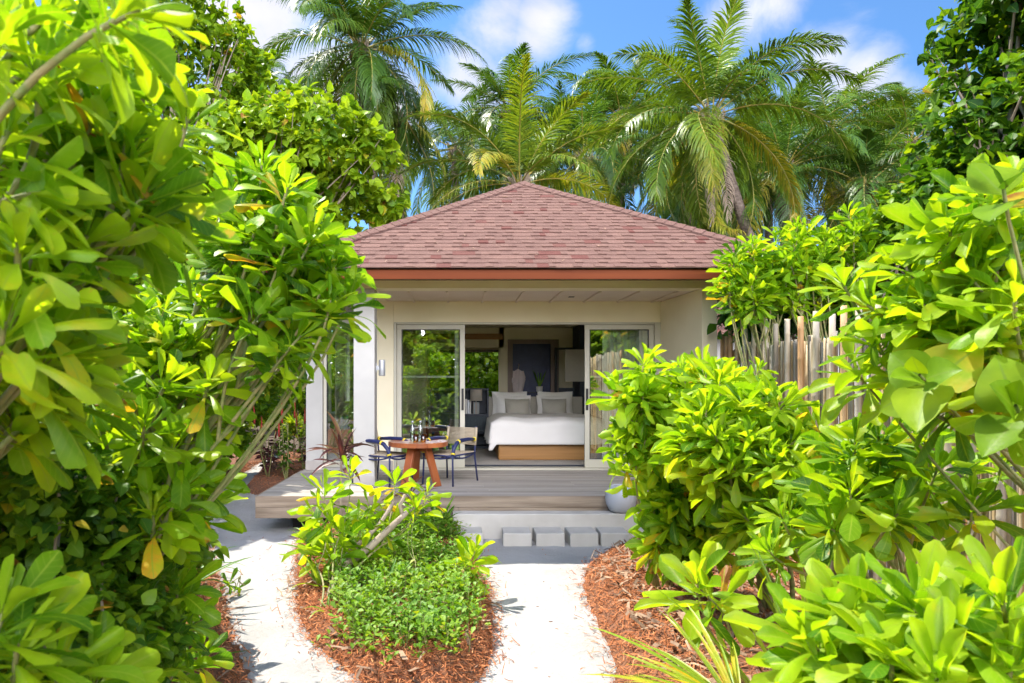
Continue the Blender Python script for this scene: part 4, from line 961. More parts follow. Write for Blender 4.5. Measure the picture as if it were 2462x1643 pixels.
for z_ in (.55, 1.75):
    pm = MB(); pm.tube([(3.545, 9.0, z_), (3.545, 3, z_ + .02), (3.545, -2.5, z_)], .028, 8, .5); pm.build('rail', M['bamboo'], fence, True)

# ------------------------------------------------------------------ neighbouring villa beyond the fence
nv = thing('neighbour_villa', 'distant villa corner with a dull purple shingle roof beyond the bamboo fence', 'house', (7, 19, 0))
m = MB(); m.box(5.4, 12, 17.0, 23, 0, 2.9); m.build('wall', M['render'], nv)
m = MB(); roof_face(m, (4.8, 16.3, 2.95), (12.6, 16.3, 2.95), (8.7, 20, 5.0), (8.7, 20, 5.0), .16, 11); roof_face(m, (4.8, 23.7, 2.95), (4.8, 16.3, 2.95), (8.7, 20, 5.0), (8.7, 20, 5.0), .16, 12); m.build('roof', M['shingle'], nv)

# ------------------------------------------------------------------ coconut palms
def frond(lm, rmb, base, az, el, Lf, droop, leafL, rng, tint, hang=.6, n=62, width=.04, dmb=None, tw=0.0, dead=False):
    K = 22; t = np.linspace(0, 1, K); e = el - droop * t ** 1.25; ds = Lf / (K - 1)
    hx = np.concatenate([[0], np.cumsum(np.cos((e[1:] + e[:-1]) / 2) * ds)]); hz = np.concatenate([[0], np.cumsum(np.sin((e[1:] + e[:-1]) / 2) * ds)])
    a = az + tw * t ** 1.5
    ca, sa = np.cos(a), np.sin(a); P = np.stack([base[0] + hx * ca, base[1] + hx * sa, base[2] + hz], 1)
    rmb.tube(P[::2], np.linspace(.024, .005, len(P[::2])) * Lf / 4, 6, rng.uniform(.2, .8), caps=False)
    tt = np.linspace(.13, .995, n); tt = np.concatenate([tt, tt + .004]); sg = np.concatenate([np.ones(n), -np.ones(n)])
    Q = np.stack([np.interp(tt, t, P[:, i]) for i in range(3)], 1); T = np.stack([np.interp(tt, t, np.gradient(P[:, i], t)) for i in range(3)], 1); T = unit(T)
    side = unit(np.cross(T, np.array((0, 0, 1.)))) * sg[:, None]; upn = unit(np.cross(side * sg[:, None], T)); upn = np.where(upn[:, 2:3] < 0, -upn, upn)
    roll = rng.uniform(-.35, .35)
    fw = np.radians(np.interp(tt, [.1, .5, 1], [72, 52, 22]) + rng.normal(0, 5, 2 * n))
    d = np.sin(fw)[:, None] * side + np.cos(fw)[:, None] * T + upn * (.12 + roll * sg[:, None])
    d = unit(d + rng.normal(0, .09, d.shape)); ln = leafL * np.interp(tt, [.1, .2, .4, .7, 1], [.45, .8, 1, .8, .32]) * rng.uniform(.85, 1.12, 2 * n)
    nd = 4; pts = [Q]; dd = d.copy()
    for k in range(nd):
        pts.append(pts[-1] + dd * (ln / nd)[:, None]); dd = unit(dd + np.array((0, 0, -hang)) * (.35 + .22 * k) * rng.uniform(.6, 1.3, (2 * n, 1)))
    wv = unit(np.cross(d, upn)); ww = np.array([.55, 1, .85, .5, .06]) * width
    keep = rng.random(2 * n) > (.35 if dead else .03)
    V = np.stack([np.stack([pts[k] - wv * ww[k] / 2, pts[k] + wv * ww[k] / 2], 1) for k in range(nd + 1)], 1)[keep].reshape(-1, 3)
    m_ = keep.sum(); b = (np.arange(m_) * 2 * (nd + 1))[:, None, None] + np.array([[2 * k, 2 * k + 1, 2 * k + 3, 2 * k + 2] for k in range(nd)])[None]
    tn = np.clip(tint + rng.normal(0, .045, m_) + .12 * np.clip(tt[keep] - .6, 0, 1) * (tint > .45), 0, 1)
    lm.add(V, b.reshape(-1, 4), np.repeat(tn, 2 * (nd + 1)), 1.0)
def palm(label, base, crown, r, nf, Lf, seed, emax=86, emin=-48, hang=.6, leafL=.72, tbase=.42, dead=2, nuts=True, wind=0.0, width=.04, n=74, group='coconut palms behind the villa', young=.5, clear=False):
    rng = np.random.default_rng(seed); root = thing('coconut_palm', label, 'palm tree', tuple(base), group); b = np.array(base, float); c = np.array(crown, float)
    mid_ = (b + c) / 2 + np.array((rng.normal(0, .15), rng.normal(0, .2), 0)); mid_[:2] += (c - b)[:2] * -.04
    K = 150; cv = curve(b, mid_, c, K); rad = np.linspace(r * 1.35, r * .9, K); rad[0::2] *= 1.07; rad[-4:] *= 1.25
    tm = MB(); tm.tube(cv, rad, 12); tm.build('trunk', M['palmbark'], root, False)
    lm, rm_, dm, dr = MB(), MB(), MB(), MB()
    for i in range(nf):
        f = (i + .5) / nf; az = i * 2.39996 + rng.normal(0, .16) + seed; el = math.radians(emax + (emin - emax) * f ** .92 + rng.normal(0, 5))
        if clear and el < -.15 and math.sin(az) < -.3 and -.35 < math.cos(az) < .75: az += PI
        L_ = Lf * rng.uniform(.85, 1.08) * (young + (1 - young) * min(1, f * 3.2))
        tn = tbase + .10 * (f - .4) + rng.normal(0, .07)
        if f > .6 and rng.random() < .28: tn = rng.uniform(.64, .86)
        frond(lm, rm_, c + np.array((math.cos(az), math.sin(az), 0)) * .1 + np.array((0, 0, .12 * (1 - f))), az + wind * .3, el, L_, math.radians(rng.uniform(70, 130) * (.55 + .45 * f)), leafL, rng, tn, hang * (.75 + 1.0 * f), n, width, tw=rng.normal(0, .12) + wind * .3)
    dl_ = []
    for i in range(dead):
        dm, dr = MB(), MB(); dl_.append((dm, dr))
        az = rng.uniform(0, 6.28) if i else -1.9
        frond(dm, dr, c - np.array((0, 0, .15)), az, math.radians(rng.uniform(-70, -50)), Lf * .75, math.radians(30), leafL * .7, rng, rng.uniform(.2, .8), 1.6, 46, width * .5, dead=True)
    fb_ = MB()
    for i in range(26):
        az = rng.uniform(0, 6.28); o = np.array((math.cos(az), math.sin(az), 0)); fb_.tube(curve(c - o * .02 - np.array((0, 0, .35)), c + o * .17 - np.array((0, 0, .1)), c + o * .34 + np.array((0, 0, rng.uniform(-.1, .3))), 5), np.linspace(.045, .018, 5), 5, caps=False)
    crown_o = lm.build('crown', M['palm'], root, True); rm_.build('midribs', M['rachis'], crown_o, True); fb_.build('leaf_bases', M['bark'], crown_o, True)
    for dm, dr in dl_: d_ = dm.build('dead_frond', M['dead'], root); dr.build('midrib', M['dead'], d_)
    if nuts:
        for i in range(5):
            az = i * 1.26 + rng.normal(0, .2); q = c + np.array((math.cos(az) * .26, math.sin(az) * .26, -.22 + rng.normal(0, .06))); nm = MB(); nm.lathe([(.001, -.15), (.07, -.12), (.105, -.03), (.1, .05), (.05, .12), (.001, .14)], q, 12); nm.build('coconut', M['coconut'], root, True)
    return root
def pc(u, v, Y): return tuple(at(u, v, Y))
palm('tall coconut palm with a full drooping crown above the left side of the roof', (-2.0, 21.5, 0), pc(828, 118, 21), .17, 36, 4.1, 41, n=90, young=.6, hang=.8, leafL=1.0, dead=1, emin=-55, tbase=.36)
palm('coconut palm with brown hanging fronds, its bare grey trunk rising left of the roof', (-1.75, 22.5, 0), pc(915, 270, 22), .14, 20, 3.8, 52, emax=40, emin=-72, hang=.9, leafL=.85, dead=4, tbase=.46)
palm('tall coconut palm with ragged upright fronds behind the roof peak', (2.3, 27.5, 0), pc(1168, 255, 27), .16, 30, 3.8, 63, hang=.6, leafL=.8, tbase=.36, wind=.4)
palm('young bright green palm with upright fronds just behind the roof peak', (1.35, 18.4, 0), pc(1192, 425, 18.2), .15, 20, 3.6, 71, emax=84, emin=5, hang=.35, leafL=.7, dead=0, nuts=False, tbase=.56, width=.042)
palm('leaning coconut palm with a ringed brown trunk and ragged crown right of the roof', (9.6, 18.2, 0), pc(1632, 272, 17.5), .125, 36, 3.75, 84, n=84, young=.85, clear=True, emax=88, emin=-62, hang=.7, leafL=.8, dead=3, tbase=.48, wind=.35)
palm('coconut palm with tall narrow crown between the roof peak and the leaning palm', (5.9, 25.5, 0), pc(1425, 275, 25), .16, 30, 3.5, 95, hang=.7, leafL=.8, tbase=.43)
palm('coconut palm with a spiky top against white cloud, right of the leaning palm', (14, 25.5, 0), pc(1905, 300, 25), .16, 27, 4.1, 106, hang=.6, leafL=.85, tbase=.42)
palm('coconut palm with arching fronds beside the broad leaved tree at far right', (17.5, 26.5, 0), pc(2085, 330, 26), .16, 26, 4.2, 117, hang=.8, leafL=.85, tbase=.40)
palm('small distant palm poking out behind the left tree', (-9.2, 30, 0), pc(590, 215, 30), .16, 24, 3.8, 128, hang=.8, leafL=.8, tbase=.38)
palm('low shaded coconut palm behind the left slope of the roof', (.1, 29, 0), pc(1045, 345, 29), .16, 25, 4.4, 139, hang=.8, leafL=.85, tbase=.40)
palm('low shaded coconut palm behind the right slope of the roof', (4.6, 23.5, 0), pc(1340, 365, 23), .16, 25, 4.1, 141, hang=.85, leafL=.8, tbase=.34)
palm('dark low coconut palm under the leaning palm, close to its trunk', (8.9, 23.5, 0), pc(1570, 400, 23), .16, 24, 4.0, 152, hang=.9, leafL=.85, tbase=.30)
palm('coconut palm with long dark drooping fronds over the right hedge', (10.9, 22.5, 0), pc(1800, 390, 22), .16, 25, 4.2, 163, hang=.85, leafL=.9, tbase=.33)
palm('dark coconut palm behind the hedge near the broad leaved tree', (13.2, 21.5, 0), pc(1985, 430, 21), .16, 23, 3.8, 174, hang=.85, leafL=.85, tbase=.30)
palm('distant coconut palm between the roof peak and the sky gap', (4.2, 30, 0), pc(1270, 335, 29), .16, 26, 3.6, 185, hang=.8, leafL=.8, tbase=.42)
palm('distant coconut palm half hidden behind the leaning palm', (10.5, 30, 0), pc(1530, 300, 29), .16, 26, 3.6, 196, hang=.8, leafL=.8, tbase=.38)
palm('distant coconut palm just right of the leaning palm crown', (13.4, 30, 0), pc(1760, 300, 29), .16, 26, 3.6, 207, hang=.8, leafL=.8, tbase=.42)
palm('distant coconut palm crown low between the two right hand palms', (19.5, 31, 0), pc(2010, 330, 30), .16, 26, 3.6, 218, hang=.8, leafL=.8, tbase=.40)
palm('distant coconut palm low behind the dark palm by the leaning trunk', (13.0, 29, 0), pc(1690, 400, 28), .16, 24, 3.6, 229, hang=.9, leafL=.8, tbase=.32)
# scraps blown onto the roof
rng = np.random.default_rng(44); mb = MB()
for i in range(60):
    t = rng.uniform(.03, .8); x = XM + rng.uniform(-1, 1) * 3.2 * (1 - t); y = YF + (YA - YF) * t; z = EV + (AP - EV) * t + .022; a = rng.uniform(0, 3.14); l = rng.uniform(.015, .07); d = Vector((math.cos(a), math.sin(a) * .85, math.sin(a) * .5))
    mb.bar(Vector((x, y, z)), Vector((x, y, z + .004)) + d * l, rng.uniform(.004, .012), .004, tint=rng.uniform(.4, 1))
kind(mb.build('litter', M['litter']), 'stuff')
# ------------------------------------------------------------------ far wood behind the palms
rng = np.random.default_rng(61); O, D, U, LL, TT = [], [], [], [], []
for x in np.arange(-26, 34, 2.6):
    e = (x + rng.normal(0, .5), 36 + rng.normal(0, 2), 3.0 + rng.normal(0, .4), 2.6, 2.2, 3.6 + rng.normal(0, .5))
    P, Dr = ell_points(rng, [e], 420, -.1, .8, .7)
    for p, dr in zip(P, Dr):
        for i in range(3):
            O.append(p + rng.normal(0, .12, 3)); D.append(unit(dr * .6 + rng.normal(0, .6, 3) + np.array((0, 0, -.3)))); U.append(np.array((0, 0, 1)) + rng.normal(0, .4, 3)); LL.append(rng.uniform(.25, .5)); TT.append(min(max(rng.normal(.4, .14), 0), .8))
mb = MB(); scatter(mb, T_ROUNDL, O, D, U, LL, TT, rng); kind(mb.build('woods', M['round'], None, True), 'stuff')

# ------------------------------------------------------------------ broad leaved trees and bushes
def E(u, v, Y, rx, ry, rz):
    p = at(u, v, Y); return (p.x, p.y, p.z, rx, ry, rz)
broadleaf('tall loose crowned tree at the upper left, its small leaves against white cloud', 'broadleaf_tree', 'tree', (-7.2, 15.3, 0), [E(420, 120, 15, 1.6, 1.4, 2.1), E(510, 120, 15.2, .75, .9, 1.4), E(590, 190, 15.3, .5, .6, .9), E(330, 30, 15, 1.7, 1.5, 1.8), E(330, 330, 15, 1.6, 1.5, 1.4), E(560, 230, 15.2, .8, .8, .7)], 1150, .19, 201, gap=.16, nscale=1.1, tbase=.66, trunk=.12, yellow=.03, limbs=16)
broadleaf('rounded bright green tree with round leaves beside the left end of the roof', 'broadleaf_tree', 'tree', (-5.3, 13.6, 0), [E(700, 340, 12.6, 1.35, 1.2, 1.1), E(820, 380, 12.9, .85, .8, .85), E(580, 380, 12.4, 1.2, 1.2, 1.1), E(870, 470, 13.2, .55, .5, .5), E(700, 520, 12.8, 1.2, 1.0, 1.0), E(545, 560, 12.2, 1.2, 1.1, 1.1), E(620, 670, 12.2, 1.2, 1.0, .8)], 1900, .2, 202, gap=.06, nscale=1.0, tbase=.72, trunk=.11, yellow=.02, limbs=18)
broadleaf('dense dark leaved tree filling the upper right corner', 'broadleaf_tree', 'tree', (5.6, 7.4, 0), [E(2330, 120, 7.2, .78, .9, 1.0), E(2290, 330, 7.2, .75, .9, .8), E(2230, 480, 7.1, .62, .8, .55), E(2150, 540, 7.3, .42, .6, .45), E(2400, -120, 7.2, .75, .9, 1.0), E(2420, 350, 7.0, .7, .8, 1.2)], 2000, .14, 203, gap=.03, nscale=1.6, tbase=.36, tvar=.3, trunk=.12, limbs=18)
broadleaf('low leafy bush in front of the dark tree, above the right hedge', 'broadleaf_bush', 'shrub', (4.6, 7.6, 0), [E(2110, 580, 7.4, .5, .5, .4), E(2080, 500, 7.5, .32, .4, .35), E(2160, 660, 7.3, .5, .5, .4)], 420, .11, 204, tbase=.55, trunk=.04)
broadleaf('bushy shaded green tree behind the left shrubs, below the tall tree', 'broadleaf_tree', 'tree', (-7.4, 11.5, 0), [E(300, 520, 11.2, 1.6, 1.2, 1.3), E(460, 560, 11.6, 1.1, 1.0, 1.2), E(150, 420, 10.8, 1.6, 1.2, 1.6), E(380, 720, 11.2, 1.4, 1.0, 1.1), E(60, 650, 10, 1.6, 1.2, 1.5), E(180, 800, 10, 1.6, 1.0, 1.2), E(480, 820, 11.2, .9, .8, .8)], 1700, .18, 205, gap=.17, tbase=.55, trunk=.09)
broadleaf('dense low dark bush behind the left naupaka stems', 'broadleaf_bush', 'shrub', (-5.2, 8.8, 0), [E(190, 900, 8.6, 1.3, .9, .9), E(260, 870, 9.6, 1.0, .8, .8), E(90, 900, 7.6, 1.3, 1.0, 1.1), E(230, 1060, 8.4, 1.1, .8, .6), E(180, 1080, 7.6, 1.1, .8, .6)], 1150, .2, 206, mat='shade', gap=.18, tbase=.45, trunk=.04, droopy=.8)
broadleaf('leafy green bush by the far bend of the sand path', 'broadleaf_bush', 'shrub', (-5.6, 13, 0), [E(520, 960, 12.5, .9, .9, .8), E(460, 860, 12, .9, .9, 1.2), E(560, 840, 14, .9, .9, 1.1), E(430, 1010, 11, .8, .7, .6)], 1000, .16, 207, tbase=.52, trunk=.04)
broadleaf('tangle of small leaved vines in the dark lower left corner', 'vine_tangle', 'shrub', (-1.75, 2.3, 0), [E(60, 1220, 2.2, .32, .3, .30), E(130, 1380, 2.3, .32, .3, .28), E(20, 1080, 2.0, .25, .3, .2), E(200, 1300, 2.5, .28, .25, .25), E(60, 1500, 2.0, .3, .3, .25), E(230, 1470, 2.5, .3, .25, .2)], 1700, .055, 208, mat='round', gap=.0, nscale=4, tbase=.42, tvar=.3, trunk=.02, twig=.06, yellow=.03, limbs=16)
broadleaf('low shaded undergrowth bush at the edge of the left mulch bed', 'broadleaf_bush', 'shrub', (-2.5, 4.3, 0), [E(290, 1350, 4.2, .5, .5, .4), E(230, 1200, 4.0, .6, .5, .5), E(310, 1250, 4.8, .5, .5, .4), E(100, 1150, 3.6, .6, .5, .6)], 750, .13, 209, mat='round', gap=.08, tbase=.58, trunk=.03, droopy=.7)
broadleaf('long bright hedge closing the garden far behind the villa', 'hedge', 'hedge', (0, 26, 0), [(x_, 26, 2.2, 2.0, 1.2, 2.8) for x_ in (-9, -6.5, -4, -1.5, 1, 3.5, 6)], 1900, .3, 214, gap=-.2, tbase=.62, trunk=.04, shell=.7)
# garden seen past the pillar and through the rear window
broadleaf('sunlit bush seen through the rear bedroom window', 'broadleaf_bush', 'shrub', (.3, 20.5, 0), [(-.4, 20.4, 1.4, .9, .8, 1.2), (.9, 20.6, 1.2, .9, .8, 1.1), (.3, 21.4, 2.6, 1.5, .7, 1.1), (-1.6, 20.9, 1.6, .8, .8, 1.5), (1.7, 21.6, 2.2, 1.0, .7, 1.4), (.2, 22.2, 3.4, 2.2, .8, 1.2)], 1500, .2, 210, tbase=.66, trunk=.04)
broadleaf('pale sunlit bush behind the villa, right of the rear window bush', 'broadleaf_bush', 'shrub', (2.8, 20.5, 0), [(2.8, 20.4, 1.2, 1.2, .8, 1.3), (2.4, 21.4, 2.6, 1.3, .7, 1.0)], 600, .2, 211, tbase=.66, trunk=.04)
broadleaf('leafy bush behind the villa on the left, glimpsed past the white pillar', 'broadleaf_bush', 'shrub', (-3.4, 18.2, 0), [(-3.4, 18.0, 1.6, 1.0, .8, 1.6), (-2.4, 19, 1.6, .9, .8, 1.5), (-4.8, 17.5, 1.4, 1.1, .9, 1.4)], 900, .16, 212, tbase=.5, trunk=.04)
for k, (x, y, lab) in enumerate(((-3.25, 14.8, 'feathery yellow green plant beside the villa wall'), (-3.7, 15.2, 'feathery yellow green plant left of the one by the wall'), (-2.85, 14.2, 'feathery yellow green plant closest to the veranda window'))):
    strap_plant(lab, 'feathery_plant', 'plant', (x, y, .15), 300, .34, 300 + k, tpls=T_LANCE, tbase=.74, tvar=.16, elev=(-10, 80), stem=.75, group='feathery plants beside the villa')
# plants with red leaves and spikes in the back bed
def spike_plant(lab, base, seed, mat, h, nl, spikes, tb):
    rng = np.random.default_rng(seed); root = thing('spike_plant', lab, 'plant', base, 'leafy plants of the back bed'); O, D, U, LL, TT = [], [], [], [], []; sm = MB(); fl = []
    for s in range(5):
        top = np.array(base) + np.array((rng.normal(0, .16), rng.normal(0, .16), h * rng.uniform(.75, 1.1))); sm.tube(curve(base, (np.array(base) + top) / 2 + rng.normal(0, .04, 3), top, 6), np.linspace(.012, .006, 6), 6)
        for i in range(nl):
            f = i / nl; p = np.array(base) * (1 - f) + top * f; a = i * 2.4 + s; d = np.array((math.cos(a), math.sin(a), rng.uniform(-.5, .5)))
            if f < .25: continue
            O.append(p); D.append(d); U.append(np.array((0, 0, 1)) + rng.normal(0, .25, 3)); LL.append(rng.uniform(.12, .24) * (1.1 - .5 * f)); TT.append(min(max(rng.normal(tb, .15), .02), .95))
        if s < spikes: fl.append(top)
    mb = MB(); scatter(mb, tset('lance', 4, 2, .42, 4, 11, (.1, .5), (.1, 1.0)), O, D, U, LL, TT, rng); mb.build('foliage', M[mat], root, True); sm.build('stem', M['stem'], root, True)
    for t in fl:
        q = MB(); q.tube([t, t + np.array((0, 0, .1)), t + np.array((rng.normal(0, .01), 0, .3))], [.018, .02, .006], 7); q.build('flower_spike', M['spike'], root, True)
M['spike'] = mk('red_spike', (.28, .02, .015), (.42, .05, .03), 60, .8, .5, 200)
for k, (x, y, mt, h, sp, tb, lab) in enumerate(((-3.35, 11.9, 'purple', .95, 2, .25, 'dark maroon leaved plant with red spikes, outermost on the mulch mound'), (-2.95, 11.6, 'round', 1.05, 3, .28, 'dark green plant with slim red spikes, in front beside the pillar wall'), (-2.75, 12.3, 'purple', 1.15, 3, .3, 'maroon plant with tall red spikes close against the villa wall'), (-3.6, 12.8, 'purple', .8, 1, .3, 'low maroon plant furthest back on the path side of the mound'), (-3.0, 13.0, 'round', 1.1, 2, .45, 'green spiked plant standing behind the maroon ones'))):
    spike_plant(lab, (x, y, .12), 400 + k, mt, h, 22, sp, tb)

# ------------------------------------------------------------------ naupaka shrubs: left
rng = np.random.default_rng(500)
def A(*pts): return [at(*p) for p in pts]
GL = 'big naupaka shrubs on the left'; GR = 'big naupaka shrubs on the right'; GC = 'small plants of the centre bed'
naupaka('towering naupaka shrub nearest on the left, its big soft leaves reaching the top corner', (-2.5, 1.5, 0),
        A((60, 130, 1.25), (190, 120, 1.4), (320, 20, 1.12), (95, 440, 1.25), (290, 330, 1.5), (430, 270, 1.65), (230, 240, 1.45), (350, 430, 1.5), (20, 300, 1.2), (200, 540, 1.4), (40, 560, 1.2), (110, 680, 1.3), (330, 490, 1.55), (10, 740, 1.2), (130, 20, 1.3), (10, 60, 1.15), (250, 110, 1.6), (400, 480, 1.7), (150, 330, 1.5), (60, 230, 1.5)) + cl(rng, 150, 300, 1.7, 250, 300, .25, 36) + cl(rng, 70, 760, 1.6, 140, 200, .25, 20),
        .178, 501, GL, 6, .012, .66, lean=(.12, .1, .1), rs=1.1)
naupaka('naupaka shrub arching toward the roof from the left on thin branches', (-1.95, 2.4, 0),
        A((660, 430, 2.6), (600, 380, 2.8), (720, 540, 2.6), (780, 600, 2.6), (560, 560, 2.8), (640, 640, 2.6), (760, 690, 2.5), (600, 720, 2.5), (690, 770, 2.5), (800, 670, 2.6), (520, 460, 2.9), (700, 480, 2.8), (480, 700, 2.8), (560, 650, 2.7), (640, 540, 2.9), (760, 600, 2.8), (700, 640, 2.7), (590, 480, 3.0), (720, 710, 2.7), (640, 820, 2.5)) + cl(rng, 610, 600, 2.9, 140, 190, .35, 32),
        .18, 502, GL, 5, .03, .5, lean=(.1, .1, .2), rs=1.0)
naupaka('naupaka shrub with wide rosettes leaning over the left path edge', (-1.75, 3.0, 0),
        A((390, 870, 2.4), (330, 980, 2.3), (300, 890, 2.5), (480, 880, 2.5), (400, 1010, 2.4), (420, 1120, 2.4), (350, 1180, 2.3), (270, 1150, 2.4), (220, 1050, 2.3), (190, 900, 2.2), (460, 960, 2.7), (380, 760, 2.7), (450, 800, 2.8)) + cl(rng, 260, 850, 2.9, 230, 160, .35, 24) + cl(rng, 300, 1130, 2.7, 170, 160, .3, 20),
        .185, 503, GL, 6, .05, .6, lean=(.12, -.05, 0), rs=1.25)
naupaka('low naupaka shrub at the bottom left, spilling onto the mulch', (-1.7, 3.2, 0),
        A((300, 1330, 2.5), (400, 1340, 2.7), (230, 1400, 2.3), (420, 1430, 2.9), (340, 1460, 2.6), (270, 1520, 2.3), (410, 1520, 2.9), (370, 1250, 2.7), (470, 1500, 3.1), (190, 1530, 2.2)) + cl(rng, 280, 1420, 2.7, 150, 130, .3, 14),
        .18, 504, GL, 4, .03, .5, lean=(.1, -.1, .1), rs=1.0)
naupaka('naupaka sprig with large blurred leaves in the bottom left corner', (-1.25, 1.45, 0), A((40, 1480, 1.3), (130, 1530, 1.4), (10, 1400, 1.3), (220, 1560, 1.5)), .2, 505, GL, 2, .03, .55, lean=(.2, 0, .1))
naupaka('shaded naupaka shrub deep behind the left stems', (-3.2, 5.0, 0), cl(rng, 230, 800, 4.6, 300, 250, .5, 46) + cl(rng, 290, 1050, 4.8, 120, 120, .4, 20), .22, 506, GL, 6, .03, .40, hi=False)
naupaka('slim seedling with round leaves on the left path edge', (-2.02, 6.0, .05), A((525, 1340, 6.0), (545, 1390, 5.95), (510, 1400, 6.0), (535, 1365, 6.05)), .15, 507, None, 2, .0, .42, nleaf=(7, 10), hi=False, rs=.5, name='seedling', cat='plant')
naupaka('leafy shoot at the far left bend of the path', (-3.75, 9.4, .05), A((480, 1180, 9.3), (465, 1210, 9.2), (492, 1205, 9.4)), .2, 508, None, 1, .0, .5, nleaf=(8, 12), hi=False, rs=.6, name='seedling', cat='plant')
for k, (u, v, Y, n, Ls, lab) in enumerate(((250, 1010, 3.8, 40, .8, 'clump of dark strap leaves in the shade behind the left naupaka'), (120, 1000, 3.4, 34, .7, 'clump of dark strap leaves further left in the shade'), (400, 1130, 5.6, 36, .7, 'strap leaved clump near the back of the left bed'))):
    p = at(u, v, Y); strap_plant(lab, 'strap_leaf_plant', 'plant', (p.x, p.y, .1), n, Ls, 600 + k, tbase=.3, tvar=.2, elev=(30, 88), group='strap leaved plants of the left bed')

# ------------------------------------------------------------------ centre bed
naupaka('small naupaka tree with a bent grey trunk and cut branches in the centre bed', G(757, 1395, .1) + (.08,),
        A((745, 1120, 6.3), (800, 1080, 6.5), (760, 1190, 6.1), (720, 1180, 6.2), (820, 1190, 6.4), (905, 1100, 6.6), (955, 1160, 6.5), (860, 1160, 6.6), (745, 1255, 6.0), (790, 1230, 6.1), (700, 1240, 6.2), (980, 1130, 6.7), (900, 1200, 6.4), (830, 1260, 6.2)), .30, 701, None, 5, .05, .70, nleaf=(13, 18), hi=True, rs=.9, name='naupaka_tree', cat='shrub')
nt_ = [o for o in bpy.data.objects if o.name == 'naupaka_tree'][0]
m = MB(); b = Vector(G(757, 1395, .1) + (.08,)); p1 = at(775, 1310, 5.98); p2 = at(850, 1255, 6.1); p3 = at(935, 1175, 6.2)
m.tube([b, b.lerp(p1, .5), p1, p1.lerp(p2, .5), p2, p2.lerp(p3, .6), p3], [.062, .052, .046, .036, .034, .03, .022], 10)
m.tube([p1, at(800, 1270, 6.15), at(870, 1205, 6.3), at(905, 1150, 6.35)], [.03, .026, .022, .016], 8); m.tube([at(925, 1185, 6.2), at(918, 1160, 6.2), at(930, 1135, 6.2)], [.02, .018, .014], 8)
m.build('trunk', M['bark'], nt_, True)
naupaka('little leafy sprig at the right rim of the centre bed', G(1068, 1345, .1) + (.1,), A((1092, 1262, 5.85), (1085, 1290, 5.85)), .30, 702, GC, 1, .05, .66, nleaf=(13, 16), hi=True, rs=.7, name='naupaka_sprig', cat='plant')
naupaka('thin stemmed sprig rising from the middle of the ground cover', G(958, 1380, .1) + (.1,), A((950, 1195, 6.2), (940, 1215, 6.2)), .16, 703, GC, 1, .05, .5, nleaf=(6, 9), hi=False, rs=.5, name='naupaka_sprig', cat='plant')
def cordy(lab, base, stem, n, Ls, seed, tb=.4): return strap_plant(lab, 'cordyline', 'plant', base, n, Ls, seed, mat='purple', tpls=tset('lance', 7, 2, .17, 5, 12, (.2, .6), (.0, .7)), tbase=tb, tvar=.3, elev=(-15, 85), stem=stem, group='bronze leaved plants before the deck')
p = at(785, 1000, 8.05); cordy('bronze purple cordyline in front of the white pillar', (p.x, 8.05, .08), 1.02, 24, .5, 801, .4)
p = at(940, 1000, 7.6); cordy('smaller bronze cordyline before the round table legs', (p.x, 7.6, .1), .62, 13, .34, 802, .6)
for k, (u, v, n, Ls, lab, tb) in enumerate(((1005, 1225, 20, .5, 'dark green lily clump beside the concrete step slab', .38), (720, 1265, 20, .46, 'dark green lily clump at the left back of the centre bed', .38), (735, 1345, 12, .42, 'light green lily at the left rim of the centre bed', .62), (885, 1360, 8, .34, 'sparse lily in the ground cover near the bent trunk', .45), (752, 1400, 9, .26, 'small lily at the foot of the bent trunk', .62))):
    x, y = G(u, v, .12); strap_plant(lab, 'lily', 'plant', (x, y, .1), n, Ls, 810 + k, tpls=tset('strap', 8, 2, .12, 5, 13, (.4, .9), (.2, 1.3), 0, .3), tbase=tb, tvar=.16, elev=(25, 85), group='lilies of the centre bed')

# ------------------------------------------------------------------ right
for k, (base, pts, lab) in enumerate((((3.95, 7.9, 0), A((1690, 580, 7.6), (1730, 560, 7.7), (1680, 640, 7.6), (1720, 640, 7.5), (1770, 600, 7.7), (1700, 700, 7.6), (1790, 540, 7.8), (1740, 690, 7.5)) + cl(rng, 1730, 640, 7.8, 70, 90, .3, 30), 'naupaka shrub beyond the fence whose leaves touch the right eave'),
        ((4.5, 7.9, 0), A((1830, 520, 7.7), (1820, 560, 7.6), (1880, 580, 7.6), (1850, 620, 7.5), (1800, 620, 7.6), (1900, 540, 7.8)) + cl(rng, 1850, 620, 7.8, 70, 110, .3, 34), 'naupaka shrub beyond the fence with a pale ringed stem, middle of three'),
        ((4.9, 7.7, 0), A((1945, 490, 7.6), (1960, 530, 7.5), (2040, 510, 7.7), (1990, 580, 7.5), (1920, 560, 7.6), (2060, 560, 7.6)) + cl(rng, 1990, 610, 7.8, 80, 120, .3, 36), 'naupaka shrub beyond the fence below the dark tree'))):
    naupaka(lab, base, pts, .26, 900 + k, 'naupaka shrubs beyond the bamboo fence', 5, .03, .58, hi=False, rs=1.2)
broadleaf('dark low bush behind the bamboo fence tops', 'broadleaf_bush', 'shrub', (4.4, 8.6, 0), [E(1760, 700, 8.6, .5, .3, .5), E(1900, 680, 8.4, .6, .3, .5), E(2050, 690, 8.2, .6, .3, .5), E(1690, 720, 8.8, .2, .3, .4)], 500, .16, 213, mat='shade', gap=-.1, tbase=.42, trunk=.04)
